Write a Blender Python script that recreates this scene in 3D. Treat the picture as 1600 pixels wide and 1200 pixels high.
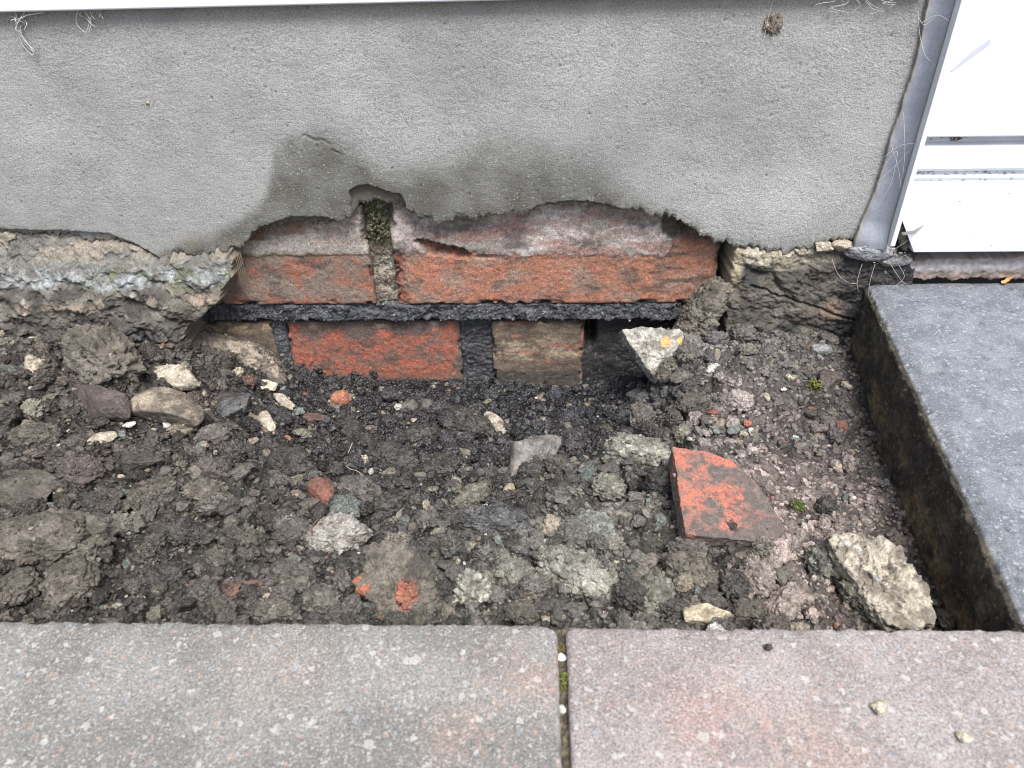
import bpy, bmesh, math, random
import numpy as np
from mathutils import Matrix, Vector
scene = bpy.context.scene
for o in list(bpy.data.objects): bpy.data.objects.remove(o)

# ------------------------------------------------------------------ camera
PITCH, YAW, ROLL = 0.6146957836741557, -0.032067530029603275, -0.020485954601575464
CAM_Z, CAM_D = 0.23785186150325807, 0.4620651276179487
f = np.array([math.sin(YAW)*math.cos(PITCH), math.cos(YAW)*math.cos(PITCH), -math.sin(PITCH)])
rt = np.array([math.cos(YAW), -math.sin(YAW), 0.0]); up = np.cross(rt, f)
r2 = rt*math.cos(ROLL)+up*math.sin(ROLL); u2 = np.cross(r2, f)
cd = bpy.data.cameras.new('camera'); cam = bpy.data.objects.new('camera', cd)
scene.collection.objects.link(cam); scene.camera = cam
cam.matrix_world = Matrix(((r2[0], u2[0], -f[0], 0.0), (r2[1], u2[1], -f[1], -CAM_D), (r2[2], u2[2], -f[2], CAM_Z), (0, 0, 0, 1)))
cd.sensor_width = 36; cd.lens = 27; cd.clip_start = 0.01; cd.clip_end = 500
cd.dof.use_dof = True; cd.dof.focus_distance = 0.43; cd.dof.aperture_fstop = 17

# ------------------------------------------------------------------ light
world = bpy.data.worlds.new('World'); scene.world = world; world.use_nodes = True
nt = world.node_tree; nt.nodes.clear()
sky = nt.nodes.new('ShaderNodeTexSky'); sky.sky_type = 'NISHITA'; sky.sun_disc = False
SUN_EL, SUN_AZ = math.radians(61), math.radians(160)   # azimuth clockwise from +Y
sky.sun_elevation = SUN_EL; sky.sun_rotation = SUN_AZ
sky.air_density = 1.0; sky.dust_density = 4.0; sky.ozone_density = 1.0
hs = nt.nodes.new('ShaderNodeHueSaturation'); hs.inputs['Saturation'].default_value = 0.95
bg = nt.nodes.new('ShaderNodeBackground'); bg.inputs['Strength'].default_value = 0.095
wo = nt.nodes.new('ShaderNodeOutputWorld')
nt.links.new(sky.outputs[0], hs.inputs['Color']); nt.links.new(hs.outputs[0], bg.inputs[0]); nt.links.new(bg.outputs[0], wo.inputs[0])
sd = bpy.data.lights.new('sun', 'SUN'); sd.energy = 2.3; sd.angle = math.radians(24); sd.color = (1.0, 0.985, 0.965)
sun = bpy.data.objects.new('sun', sd); scene.collection.objects.link(sun)
sv = Vector((math.sin(SUN_AZ)*math.cos(SUN_EL), math.cos(SUN_AZ)*math.cos(SUN_EL), math.sin(SUN_EL)))
sun.rotation_euler = sv.to_track_quat('Z', 'Y').to_euler()
scene.view_settings.view_transform = 'Standard'; scene.view_settings.look = 'None'
scene.view_settings.exposure = 1.05; scene.view_settings.gamma = 1.0
scene.cycles.pixel_filter_type = 'BLACKMAN_HARRIS'; scene.cycles.filter_width = 1.0; scene.cycles.max_bounces = 6; scene.cycles.diffuse_bounces = 3

# ------------------------------------------------------------------ noise (numpy)
U = np.uint32
def hsh(ix, iy, iz=0, seed=0):
    with np.errstate(over='ignore'):
        h = (ix.astype(np.int64) & 0xffffffff).astype(U)*U(374761393)
        h = h + (np.asarray(iy).astype(np.int64) & 0xffffffff).astype(U)*U(668265263)
        h = h + (np.asarray(iz).astype(np.int64) & 0xffffffff).astype(U)*U(2147483647)
        h = h + U((seed*974634777) & 0xffffffff)
        h = (h ^ (h >> U(13)))*U(1274126177); h = (h ^ (h >> U(15)))*U(2246822519)
        return h ^ (h >> U(16))
def h01(*a, **k): return hsh(*a, **k).astype(np.float32)/np.float32(4294967295.0)
def fade(t): return t*t*t*(t*(t*6-15)+10)
def n2(x, y, seed=0):
    x = np.asarray(x, np.float32); y = np.asarray(y, np.float32)
    xi = np.floor(x); yi = np.floor(y); xf = x-xi; yf = y-yi; xi = xi.astype(np.int64); yi = yi.astype(np.int64)
    u = fade(xf); v = fade(yf); r = []
    for dx, dy in ((0, 0), (1, 0), (0, 1), (1, 1)):
        a = h01(xi+dx, yi+dy, seed=seed)*np.float32(6.2831853)
        r.append(np.cos(a)*(xf-dx)+np.sin(a)*(yf-dy))
    return ((r[0]*(1-u)+r[1]*u)*(1-v)+(r[2]*(1-u)+r[3]*u)*v)*1.5
def fbm2(x, y, o=4, seed=0, g=.5):
    s = 0; a = 1; t = 0
    for i in range(o):
        s = s+a*n2(x*2.03**i+i*7.3, y*2.03**i-i*3.1, seed+i); t += a; a *= g
    return s/t
def n3(p, seed=0):
    p = np.asarray(p, np.float32); pi = np.floor(p); pf = p-pi; pi = pi.astype(np.int64); u = fade(pf); out = 0
    for dx in (0, 1):
        wx = u[:, 0] if dx else 1-u[:, 0]
        for dy in (0, 1):
            wy = u[:, 1] if dy else 1-u[:, 1]
            for dz in (0, 1):
                wz = u[:, 2] if dz else 1-u[:, 2]
                h = hsh(pi[:, 0]+dx, pi[:, 1]+dy, pi[:, 2]+dz, seed=seed)
                a = (h & U(1023)).astype(np.float32)*np.float32(6.2831853/1023)
                c = ((h >> U(10)) & U(1023)).astype(np.float32)*np.float32(2/1023)-1
                s = np.sqrt(np.maximum(0, 1-c*c))
                out = out+wx*wy*wz*(np.cos(a)*s*(pf[:, 0]-dx)+np.sin(a)*s*(pf[:, 1]-dy)+c*(pf[:, 2]-dz))
    return out*1.5
def fbm3(p, o=4, seed=0, g=.5):
    s = 0; a = 1; t = 0
    for i in range(o):
        s = s+a*n3(p*2.03**i+i*5.7, seed+i); t += a; a *= g
    return s/t
def billow3(p, o=3, seed=0, g=.5):
    s = 0; a = 1; t = 0
    for i in range(o):
        s = s+a*np.abs(n3(p*2.1**i+i*5.7, seed+i)); t += a; a *= g
    return s/t
def worley(x, y, seed=0, jit=.9):
    xi = np.floor(x).astype(np.int64); yi = np.floor(y).astype(np.int64)
    f1 = np.full(x.shape, 9., np.float32); f2 = f1.copy(); idn = np.zeros(x.shape, np.float32)
    for dx in (-1, 0, 1):
        for dy in (-1, 0, 1):
            cx = xi+dx; cy = yi+dy
            a = h01(cx, cy, seed=seed); b = h01(cx, cy, seed=seed+71); i = h01(cx, cy, seed=seed+133)
            d = np.hypot(cx+.5+(a-.5)*jit-x, cy+.5+(b-.5)*jit-y).astype(np.float32)
            m = d < f1
            f2 = np.where(m, f1, np.minimum(f2, d)); idn = np.where(m, i, idn); f1 = np.where(m, d, f1)
    return f1, f2, idn
def ss(a, b, x):
    t = np.clip((x-a)/(b-a), 0, 1); return t*t*(3-2*t)
def mix(a, b, t):
    a = np.asarray(a, float); b = np.asarray(b, float); t = np.asarray(t)[..., None]; return a*(1-t)+b*t

# ------------------------------------------------------------------ mesh and tagging helpers
COL = scene.collection
def mesh_obj(name, V, Fc, mat, parent=None, col=None, smooth=True):
    V = np.asarray(V, np.float32); Fc = np.asarray(Fc, np.int32)
    me = bpy.data.meshes.new(name); k = Fc.shape[1]
    me.vertices.add(len(V)); me.vertices.foreach_set('co', V.ravel())
    me.loops.add(Fc.size); me.loops.foreach_set('vertex_index', Fc.ravel())
    me.polygons.add(len(Fc)); me.polygons.foreach_set('loop_start', np.arange(0, Fc.size, k, dtype=np.int32))
    me.polygons.foreach_set('loop_total', np.full(len(Fc), k, np.int32))
    me.polygons.foreach_set('use_smooth', np.full(len(Fc), smooth) if isinstance(smooth, bool) else smooth)
    me.update(calc_edges=True)
    if col is not None:
        c = np.ones((len(V), 4), np.float32); c[:, :col.shape[1]] = col
        a = me.attributes.new('Col', 'FLOAT_COLOR', 'POINT'); a.data.foreach_set('color', c.ravel())
    me.materials.append(mat)
    o = bpy.data.objects.new(name, me); COL.objects.link(o)
    if parent: o.parent = parent
    return o
def gridf(nu, nv, wrap=False):
    i = np.arange(nu*nv).reshape(nv, nu)
    return np.stack([i[:-1, :-1], i[:-1, 1:], i[1:, 1:], i[1:, :-1]], -1).reshape(-1, 4)
def tag(o, label, cat, group=None, kind=None):
    if label: o['label'] = label
    if cat: o['category'] = cat
    if group: o['group'] = group
    if kind: o['kind'] = kind
    return o
def empty(name, loc, label, cat, group=None):
    o = bpy.data.objects.new(name, None); o.location = loc; o.empty_display_size = .02; COL.objects.link(o)
    return tag(o, label, cat, group)
def adopt(ch, par):                      # parent at world position
    ch.parent = par; ch.matrix_parent_inverse = Matrix.Translation(par.location).inverted()
    return ch
_ico = {}
def ico(l):
    if l not in _ico:
        bm = bmesh.new(); bmesh.ops.create_icosphere(bm, subdivisions=l, radius=1)
        bm.verts.ensure_lookup_table()
        _ico[l] = (np.array([v.co[:] for v in bm.verts]), np.array([[v.index for v in q.verts] for q in bm.faces])); bm.free()
    return _ico[l]
def boxgrid(h, res, r):
    """closed box surface of half sizes h, about res between vertices, edges rounded by r; returns verts, normals, quads"""
    n = [max(2, int(round(2*h[i]/res))) for i in range(3)]; V = []; Q = []; off = 0
    for ax in range(3):
        a, b = [i for i in range(3) if i != ax]
        for s in (-1, 1):
            A, B = np.meshgrid(np.linspace(-h[a], h[a], n[a]+1), np.linspace(-h[b], h[b], n[b]+1))
            P = np.zeros((A.size, 3)); P[:, a] = A.ravel(); P[:, b] = B.ravel(); P[:, ax] = s*h[ax]
            q = gridf(n[a]+1, n[b]+1)
            if (s > 0) == (ax == 1): q = q[:, ::-1]
            V.append(P); Q.append(q+off); off += len(P)
    V = np.concatenate(V); Q = np.concatenate(Q)
    key = np.round(V/(res*.05)).astype(np.int64)
    _, idx, inv = np.unique(key, axis=0, return_index=True, return_inverse=True)
    V = V[idx]; Q = inv.ravel()[Q]
    inner = np.clip(V, -(np.array(h)-r), np.array(h)-r); N = V-inner; N /= np.linalg.norm(N, axis=1)[:, None]
    return inner+N*r, N, Q
def tube(pts, rad, sides=6):
    pts = np.array(pts, float); n = len(pts); rad = np.broadcast_to(rad, (n,)); V = []
    T = np.gradient(pts, axis=0); T /= np.linalg.norm(T, axis=1)[:, None]+1e-12
    for i in range(n):
        a = np.cross(T[i], [.31, .2, .93]); a /= np.linalg.norm(a); b = np.cross(T[i], a)
        for k in range(sides):
            t = k/sides*2*math.pi; V.append(pts[i]+rad[i]*(math.cos(t)*a+math.sin(t)*b))
    Fq = [[i*sides+k, i*sides+(k+1) % sides, (i+1)*sides+(k+1) % sides, (i+1)*sides+k] for i in range(n-1) for k in range(sides)]
    return np.array(V), np.array(Fq)
def smoothpts(p, n=20):
    p = np.array(p, float); t = np.linspace(0, len(p)-1, n); out = []
    for s in t:
        i = min(int(s), len(p)-2); u = s-i; p0 = p[max(i-1, 0)]; p1 = p[i]; p2 = p[i+1]; p3 = p[min(i+2, len(p)-1)]
        out.append(.5*((2*p1)+(-p0+p2)*u+(2*p0-5*p1+4*p2-p3)*u*u+(-p0+3*p1-3*p2+p3)*u**3))
    return np.array(out)

# ------------------------------------------------------------------ materials
def earthy(name, fine=900, amt=.45, bump=.0004, b2=.0, b2s=250, spec=.5, speck=None, rough=None, hue=0.0):
    """colour and roughness from the painted 'Col' attribute, broken up by fine noise and bump"""
    m = bpy.data.materials.new(name); m.use_nodes = True; n = m.node_tree.nodes; L = m.node_tree.links
    b = n['Principled BSDF']; b.inputs['Specular IOR Level'].default_value = spec
    at = n.new('ShaderNodeAttribute'); at.attribute_name = 'Col'
    tc = n.new('ShaderNodeTexCoord')
    no = n.new('ShaderNodeTexNoise'); no.inputs['Scale'].default_value = fine; no.inputs['Detail'].default_value = 4; no.inputs['Roughness'].default_value = .65
    L.new(tc.outputs['Object'], no.inputs['Vector'])
    mr = n.new('ShaderNodeMapRange'); mr.inputs[1].default_value = .3; mr.inputs[2].default_value = .7
    mr.inputs[3].default_value = 1-amt; mr.inputs[4].default_value = 1+amt; L.new(no.outputs[0], mr.inputs[0])
    mx = n.new('ShaderNodeVectorMath'); mx.operation = 'SCALE'; L.new(at.outputs['Color'], mx.inputs[0]); L.new(mr.outputs[0], mx.inputs['Scale'])
    colo = mx.outputs[0]
    if speck:
        for (sc, th, c) in speck:
            wn = n.new('ShaderNodeTexNoise'); wn.inputs['Scale'].default_value = sc*1.1; wn.inputs['Detail'].default_value = 2; L.new(tc.outputs['Object'], wn.inputs['Vector'])
            w1 = n.new('ShaderNodeVectorMath'); w1.operation = 'SCALE'; w1.inputs['Scale'].default_value = 1.3/sc; L.new(wn.outputs['Color'], w1.inputs[0])
            w2 = n.new('ShaderNodeVectorMath'); w2.operation = 'ADD'; L.new(tc.outputs['Object'], w2.inputs[0]); L.new(w1.outputs[0], w2.inputs[1])
            vo = n.new('ShaderNodeTexVoronoi'); vo.inputs['Scale'].default_value = sc; L.new(w2.outputs[0], vo.inputs['Vector'])
            sp = n.new('ShaderNodeSeparateColor'); L.new(vo.outputs['Color'], sp.inputs[0])
            g = n.new('ShaderNodeMath'); g.operation = 'GREATER_THAN'; g.inputs[1].default_value = th; L.new(sp.outputs[0], g.inputs[0])
            dm = n.new('ShaderNodeMath'); dm.operation = 'MULTIPLY_ADD'; dm.inputs[1].default_value = .45; dm.inputs[2].default_value = .12; L.new(sp.outputs[1], dm.inputs[0])
            d = n.new('ShaderNodeMath'); d.operation = 'LESS_THAN'; L.new(vo.outputs['Distance'], d.inputs[0]); L.new(dm.outputs[0], d.inputs[1])
            mm = n.new('ShaderNodeMath'); mm.operation = 'MULTIPLY'; L.new(g.outputs[0], mm.inputs[0]); L.new(d.outputs[0], mm.inputs[1])
            m3 = n.new('ShaderNodeMath'); m3.operation = 'MULTIPLY'; m3.inputs[1].default_value = c[3]; L.new(mm.outputs[0], m3.inputs[0])
            mi = n.new('ShaderNodeMix'); mi.data_type = 'RGBA'; L.new(m3.outputs[0], mi.inputs[0]); L.new(colo, mi.inputs[6]); mi.inputs[7].default_value = (*c[:3], 1)
            colo = mi.outputs[2]
    L.new(colo, b.inputs['Base Color'])
    if rough is None:
        ra = n.new('ShaderNodeMath'); ra.operation = 'MULTIPLY_ADD'; L.new(no.outputs[0], ra.inputs[0]); ra.inputs[1].default_value = .3
        rb = n.new('ShaderNodeMath'); rb.operation = 'SUBTRACT'; L.new(at.outputs['Alpha'], rb.inputs[0]); rb.inputs[1].default_value = .15
        L.new(rb.outputs[0], ra.inputs[2]); L.new(ra.outputs[0], b.inputs['Roughness'])
    else: b.inputs['Roughness'].default_value = rough
    bu = n.new('ShaderNodeBump'); bu.inputs['Distance'].default_value = bump; bu.inputs['Strength'].default_value = 1; L.new(no.outputs[0], bu.inputs['Height'])
    if b2:
        nb = n.new('ShaderNodeTexNoise'); nb.inputs['Scale'].default_value = b2s; nb.inputs['Detail'].default_value = 5; L.new(tc.outputs['Object'], nb.inputs['Vector'])
        bb = n.new('ShaderNodeBump'); bb.inputs['Distance'].default_value = b2; L.new(nb.outputs[0], bb.inputs['Height']); L.new(bu.outputs[0], bb.inputs['Normal']); L.new(bb.outputs[0], b.inputs['Normal'])
    else: L.new(bu.outputs[0], b.inputs['Normal'])
    return m
def plain(name, c, rough=.5, spec=.5, alpha=1, sss=0):
    m = bpy.data.materials.new(name); m.use_nodes = True; n = m.node_tree.nodes; L = m.node_tree.links; b = n['Principled BSDF']
    b.inputs['Roughness'].default_value = rough; b.inputs['Specular IOR Level'].default_value = spec; b.inputs['Alpha'].default_value = alpha
    no = n.new('ShaderNodeTexNoise'); no.inputs['Scale'].default_value = 60; no.inputs['Detail'].default_value = 5
    tc = n.new('ShaderNodeTexCoord'); L.new(tc.outputs['Object'], no.inputs['Vector'])
    mr = n.new('ShaderNodeMapRange'); mr.inputs[1].default_value = .3; mr.inputs[2].default_value = .7; mr.inputs[3].default_value = .93; mr.inputs[4].default_value = 1.04; L.new(no.outputs[0], mr.inputs[0])
    v = n.new('ShaderNodeVectorMath'); v.operation = 'SCALE'; v.inputs[0].default_value = c; L.new(mr.outputs[0], v.inputs['Scale']); L.new(v.outputs[0], b.inputs['Base Color'])
    return m
M_soil = earthy('wet_soil', 1100, .6, .0006, .0011, 380, spec=.6)
M_rock = earthy('stone_and_clod', 1200, .45, .0005, .0010, 330, spec=.45)
M_render = earthy('cement_render', 1150, .34, .0007, .0005, 380, spec=.25, speck=[(1000, .88, (.15, .145, .13, .4)), (1000, .93, (.52, .52, .50, .45)), (600, .985, (.10, .095, .085, .5))])
M_brick = earthy('fired_brick', 900, .45, .0005, .0009, 260, spec=.35, speck=[(700, .9, (.16, .12, .09, .5)), (420, .93, (.10, .07, .055, .45)), (900, .94, (.45, .33, .26, .4))])
M_conc = earthy('rough_concrete', 900, .45, .0006, .0010, 280, spec=.4)
M_mortar = earthy('black_mortar', 900, .6, .0007, .0012, 280, spec=.6, speck=[(900, .90, (.26, .26, .27, .6)), (600, .93, (.015, .015, .016, .8)), (500, .965, (.34, .32, .28, .6))])
M_paver = earthy('aggregate_paver', 1200, .5, .0003, .0003, 500, spec=.3,
                 speck=[(1300, .60, (.42, .42, .41, .5)), (1100, .62, (.09, .085, .08, .45)), (800, .75, (.45, .44, .42, .5)), (560, .84, (.13, .12, .115, .4)), (520, .88, (.42, .28, .22, .4)), (430, .90, (.50, .50, .48, .5)), (400, .94, (.30, .34, .38, .4)), (280, .965, (.50, .49, .46, .45))])
M_slab = earthy('black_block', 1200, .42, .0004, .0004, 450, spec=.35,
                speck=[(1000, .62, (.40, .43, .48, .45)), (800, .72, (.11, .115, .125, .45)), (500, .85, (.46, .48, .52, .4)), (420, .93, (.06, .06, .06, .5))])
M_white = plain('white_upvc', (.77, .80, .83), .28, .5)
M_seal = earthy('grey_sealant', 700, .12, .0001, .0002, 120, spec=.5)
M_fibre = plain('pale_fibre', (.38, .35, .29), .8, .2)
M_web = plain('cobweb_fibre', (.6, .6, .58), .9, .1, .75)

# ------------------------------------------------------------------ soil surface (metres; z = 0 is the top of the paving)
CT = np.array([(-354.8, -30.9, -24.0), (-293.5, -23.1, -24.0), (-229.4, -41.4, -38.0), (-420.5, -30.5, -24.0), (-260.9, -262.0, -20.0), (-292.9, -142.9, -30.0), (-242.5, -224.8, -22.0), (-223.0, -260.2, -24.0), (-183.7, -258.4, -26.0), (-144.0, -256.5, -28.0), (-265.9, -84.8, -28.0), (-239.3, -142.9, -30.0), (-207.6, -92.3, -42.0), (-190.3, -139.7, -42.0), (-167.1, -199.1, -36.0), (-175.7, -77.9, -58.0), (-169.3, -35.4, -74.0), (-163.6, -8.7, -82.0), (-109.5, -0.4, -88.0), (-38.1, -7.3, -89.0), (8.6, -14.0, -90.0), (60.1, -7.3, -95.0), (-99.1, -59.1, -78.0), (-13.6, -54.1, -82.0), (50.1, -63.6, -80.0), (-143.9, -121.2, -58.0), (-86.5, -127.9, -62.0), (-29.9, -135.5, -60.0), (25.0, -132.2, -58.0), (-73.7, -197.7, -46.0), (-26.0, -197.5, -46.0), (-119.1, -203.5, -40.0), (-63.5, -252.8, -32.0), (-22.4, -252.5, -32.0), (18.4, -252.1, -30.0), (21.0, -205.1, -42.0), (6.1, -171.1, -50.0), (59.0, -149.2, -52.0), (77.6, -116.6, -52.0), (74.0, -40.0, -82.0), (82.1, -54.8, -50.0), (94.3, -46.1, -36.0), (114.0, -45.7, -29.0), (102.2, -33.9, -34.0), (89.8, -54.8, -45.0), (84.5, -57.9, -58.0), (80.9, 20.9, -80.0), (121.6, -29.3, -32.0), (155.9, -24.8, -30.0), (197.0, -31.3, -36.0), (212.7, -36.2, -48.0), (109.2, -79.9, -42.0), (142.1, -85.4, -38.0), (176.3, -90.3, -44.0), (202.6, -111.8, -56.0), (128.4, -141.7, -40.0), (159.9, -155.5, -46.0), (193.8, -176.7, -53.0), (82.0, -204.5, -38.0), (127.6, -204.2, -38.0), (153.1, -220.2, -42.0), (186.9, -235.3, -50.0), (113.4, -249.9, -32.0), (72.4, -251.8, -30.0), (49.3, -224.2, -38.0), (158.2, -245.1, -42.0), (234.1, -211.1, -52.0)])/1000
def _solve():
    A = np.linalg.norm(CT[:, None, :2]-CT[None, :, :2], axis=2); n = len(CT); S = np.zeros((n+3, n+3))
    S[:n, :n] = -A+np.eye(n)*.004; Q = np.c_[np.ones(n), CT[:, :2]]; S[:n, n:] = Q; S[n:, :n] = Q.T
    return np.linalg.solve(S, np.r_[CT[:, 2], 0, 0, 0])
WT = _solve()
def macro(x, y):
    x = np.asarray(x, np.float64); y = np.asarray(y, np.float64); o = WT[-3]+WT[-2]*x+WT[-1]*y
    for i, c in enumerate(CT): o = o-WT[i]*np.sqrt((x-c[0])**2+(y-c[1])**2+4e-6)
    return np.clip(o, -.1, -.008)
# places with their own soil: x, y (mm), colour, roughness, smoothness of the mud, radius (mm)
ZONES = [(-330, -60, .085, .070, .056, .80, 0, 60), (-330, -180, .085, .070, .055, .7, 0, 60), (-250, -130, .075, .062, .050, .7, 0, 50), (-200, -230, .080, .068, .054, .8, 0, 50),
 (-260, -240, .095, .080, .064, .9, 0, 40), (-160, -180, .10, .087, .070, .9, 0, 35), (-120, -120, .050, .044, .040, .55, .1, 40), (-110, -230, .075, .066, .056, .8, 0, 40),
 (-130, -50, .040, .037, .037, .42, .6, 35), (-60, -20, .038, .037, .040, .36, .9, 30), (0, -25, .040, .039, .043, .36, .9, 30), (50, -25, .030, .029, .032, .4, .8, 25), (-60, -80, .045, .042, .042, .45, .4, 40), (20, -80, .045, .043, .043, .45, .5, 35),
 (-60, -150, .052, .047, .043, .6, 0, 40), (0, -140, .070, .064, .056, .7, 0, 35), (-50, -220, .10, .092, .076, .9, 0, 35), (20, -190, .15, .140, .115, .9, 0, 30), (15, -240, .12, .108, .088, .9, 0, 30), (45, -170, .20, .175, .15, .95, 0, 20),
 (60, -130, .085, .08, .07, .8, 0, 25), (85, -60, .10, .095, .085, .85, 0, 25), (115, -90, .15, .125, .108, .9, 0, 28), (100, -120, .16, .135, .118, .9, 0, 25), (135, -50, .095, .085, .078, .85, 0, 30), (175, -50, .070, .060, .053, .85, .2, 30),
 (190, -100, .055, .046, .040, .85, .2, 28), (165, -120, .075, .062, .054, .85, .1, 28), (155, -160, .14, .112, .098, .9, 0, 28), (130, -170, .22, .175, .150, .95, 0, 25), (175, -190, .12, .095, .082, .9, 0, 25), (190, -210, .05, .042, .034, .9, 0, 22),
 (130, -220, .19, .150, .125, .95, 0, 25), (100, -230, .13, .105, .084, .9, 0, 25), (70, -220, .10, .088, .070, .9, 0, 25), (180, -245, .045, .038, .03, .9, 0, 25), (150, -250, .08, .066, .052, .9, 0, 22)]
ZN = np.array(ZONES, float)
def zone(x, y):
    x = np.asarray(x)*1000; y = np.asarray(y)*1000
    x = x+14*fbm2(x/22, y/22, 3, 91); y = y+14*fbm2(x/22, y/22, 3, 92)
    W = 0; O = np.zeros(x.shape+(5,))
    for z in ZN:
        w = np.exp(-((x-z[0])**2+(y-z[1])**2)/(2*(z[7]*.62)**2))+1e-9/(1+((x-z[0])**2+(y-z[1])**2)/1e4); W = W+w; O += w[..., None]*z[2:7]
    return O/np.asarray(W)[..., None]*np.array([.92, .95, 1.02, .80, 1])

def domes(x, y, scale, seed):
    f1, f2, i = worley(x/scale, y/scale, seed)
    return np.sqrt(np.maximum(0, 1-(f1/.72)**2))*(.25+.75*i), np.minimum(1, (f2-f1)*4), i
def soil_height(x, y):
    X = x+.0035*fbm2(x*160, y*160, 3, 11)+.0012*n2(x*600, y*600, 17); Y = y+.0035*fbm2(x*160, y*160, 3, 12)+.0012*n2(x*600, y*600, 18)
    z = zone(x, y); mud = z[..., 4]
    d1, c1, i1 = domes(X, Y, .017, 21); d2, c2, i2 = domes(X, Y, .0075, 22); d3, c3, i3 = domes(X, Y, .0034, 23)
    k = ss(-.3, .3, fbm2(x*30, y*30, 3, 33))
    rightside = ss(.10, .15, x)*ss(-.02, .0, -y)
    h = (d1-.4)*.0115*(1-.7*mud)*(1-.65*rightside)*(.35+.65*k)+(d2-.4)*.0052*(1-.55*mud)*(1-.5*rightside)+(d3-.4)*.0019*(1-.3*mud)
    h = h+.0024*fbm2(x*90, y*90, 4, 41)+.0013*fbm2(x*420, y*420, 3, 42)*(1-.4*mud)
    lum = .5+.75*i2*(.5+.5*i3)+.35*d3*0+.25*(i1-.5)
    return macro(x, y)+h, z, lum, (i1, i2, i3, d3, c2)
XR = lambda y: .2176+.1372*(y+.00)      # left face of the black block
def soil_patch(x0, x1, y0, y1, res):
    nx = int((x1-x0)/res)+1; ny = int((y1-y0)/res)+1
    X, Y = np.meshgrid(np.linspace(x0, x1, nx), np.linspace(y0, y1, ny)); X = X.ravel(); Y = Y.ravel()
    H, z, lum, (i1, i2, i3, d3, c2) = soil_height(X, Y)
    nz = fbm2(X*140, Y*140, 4, 77)
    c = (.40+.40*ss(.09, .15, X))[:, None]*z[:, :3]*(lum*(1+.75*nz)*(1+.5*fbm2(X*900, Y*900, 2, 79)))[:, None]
    # tint of single lumps: greyish green, tan, pinkish
    t = ss(.72, .78, i2)[:, None]; c = c*(1-t)+t*c*np.array([1.25, 1.3, 1.2])
    t = (ss(.10, .05, i2)*.8)[:, None]; c = c*(1-t)+t*c*np.array([.55, .56, .62])
    t = (ss(.975, .985, i3)*.6)[:, None]; c = c*(1-t)+t*np.array([.30, .25, .19])
    wet = ss(-.1, .35, fbm2(X*60, Y*60, 3, 78))
    rg = np.clip(z[:, 3]-.34*wet, .25, 1)
    return np.c_[X, Y, H], gridf(nx, ny), np.c_[c, rg]
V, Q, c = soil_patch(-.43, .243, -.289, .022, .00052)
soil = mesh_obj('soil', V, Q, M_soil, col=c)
tag(soil, 'dark wet dug out soil filling the trench between the paving and the wall', 'soil', kind='structure')

# ------------------------------------------------------------------ stones and clods
PAL = {'dark': ((.034, .032, .031), (.068, .063, .057), .42), 'brown': ((.070, .060, .048), (.125, .108, .083), .7), 'grey': ((.080, .074, .066), (.15, .14, .122), .7),
 'green': ((.125, .128, .10), (.21, .21, .165), .85), 'olive': ((.11, .105, .075), (.19, .18, .125), .85), 'palegreen': ((.15, .15, .12), (.34, .34, .275), .85), 'palegrey': ((.20, .185, .165), (.34, .325, .30), .9),
 'pale': ((.30, .26, .20), (.48, .43, .35), .8), 'tan': ((.14, .11, .075), (.33, .26, .17), .8), 'cream': ((.42, .37, .27), (.62, .56, .44), .7), 'white': ((.55, .54, .50), (.75, .75, .70), .5),
 'bluewhite': ((.40, .48, .48), (.62, .72, .70), .4), 'slate': ((.05, .054, .060), (.11, .115, .125), .45), 'bluegrey': ((.13, .155, .16), (.27, .31, .32), .6), 'teal': ((.13, .15, .13), (.21, .24, .21), .9),
 'mauve': ((.075, .055, .050), (.13, .095, .085), .7), 'mauvegrey': ((.12, .108, .105), (.23, .205, .195), .75), 'pinkgrey': ((.18, .145, .125), (.29, .235, .205), .9), 'rust': ((.09, .045, .032), (.19, .075, .045), .7),
 'redbrick': ((.13, .065, .05), (.22, .095, .07), .8), 'orange': ((.26, .11, .07), (.40, .17, .11), .8), 'yellow': ((.30, .24, .12), (.50, .42, .25), .85), 'seal': ((.20, .205, .225), (.36, .36, .37), .5)}
PAL['clay'] = ((.078, .070, .058), (.155, .140, .115), .7)
for _k, (_a, _b, _r) in list(PAL.items()):
    if _k in ('green', 'olive', 'palegreen', 'teal', 'mauve', 'brown', 'tan', 'pinkgrey', 'yellow', 'slate', 'bluegrey', 'rust', 'mauvegrey'):
        PAL[_k] = tuple(tuple((.55*np.array(q)+.45*np.mean(q))*np.array([1.02, 1.0, .96])) for q in (_a, _b))+(_r,)
def paint(P, pal, seed, size, dirt=.35):
    c1, c2, rg = PAL[pal]; n = fbm3(P/size*2.2, 4, seed); n2_ = fbm3(P/size*7, 3, seed+5)
    c = mix(c1, c2, ss(-.25, .35, n+.5*n2_))
    d = ss(.05, .3, fbm3(P/size*1.7+9, 4, seed+9))*dirt
    c = c*(1-d[:, None])+d[:, None]*np.array([.055, .049, .042])
    c = c*(1+.5*fbm3(P*900, 2, seed+3))[:, None]
    r = rg+.15*n
    return np.c_[np.clip(c, .01, .9), np.clip(r, .25, 1)]
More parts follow.
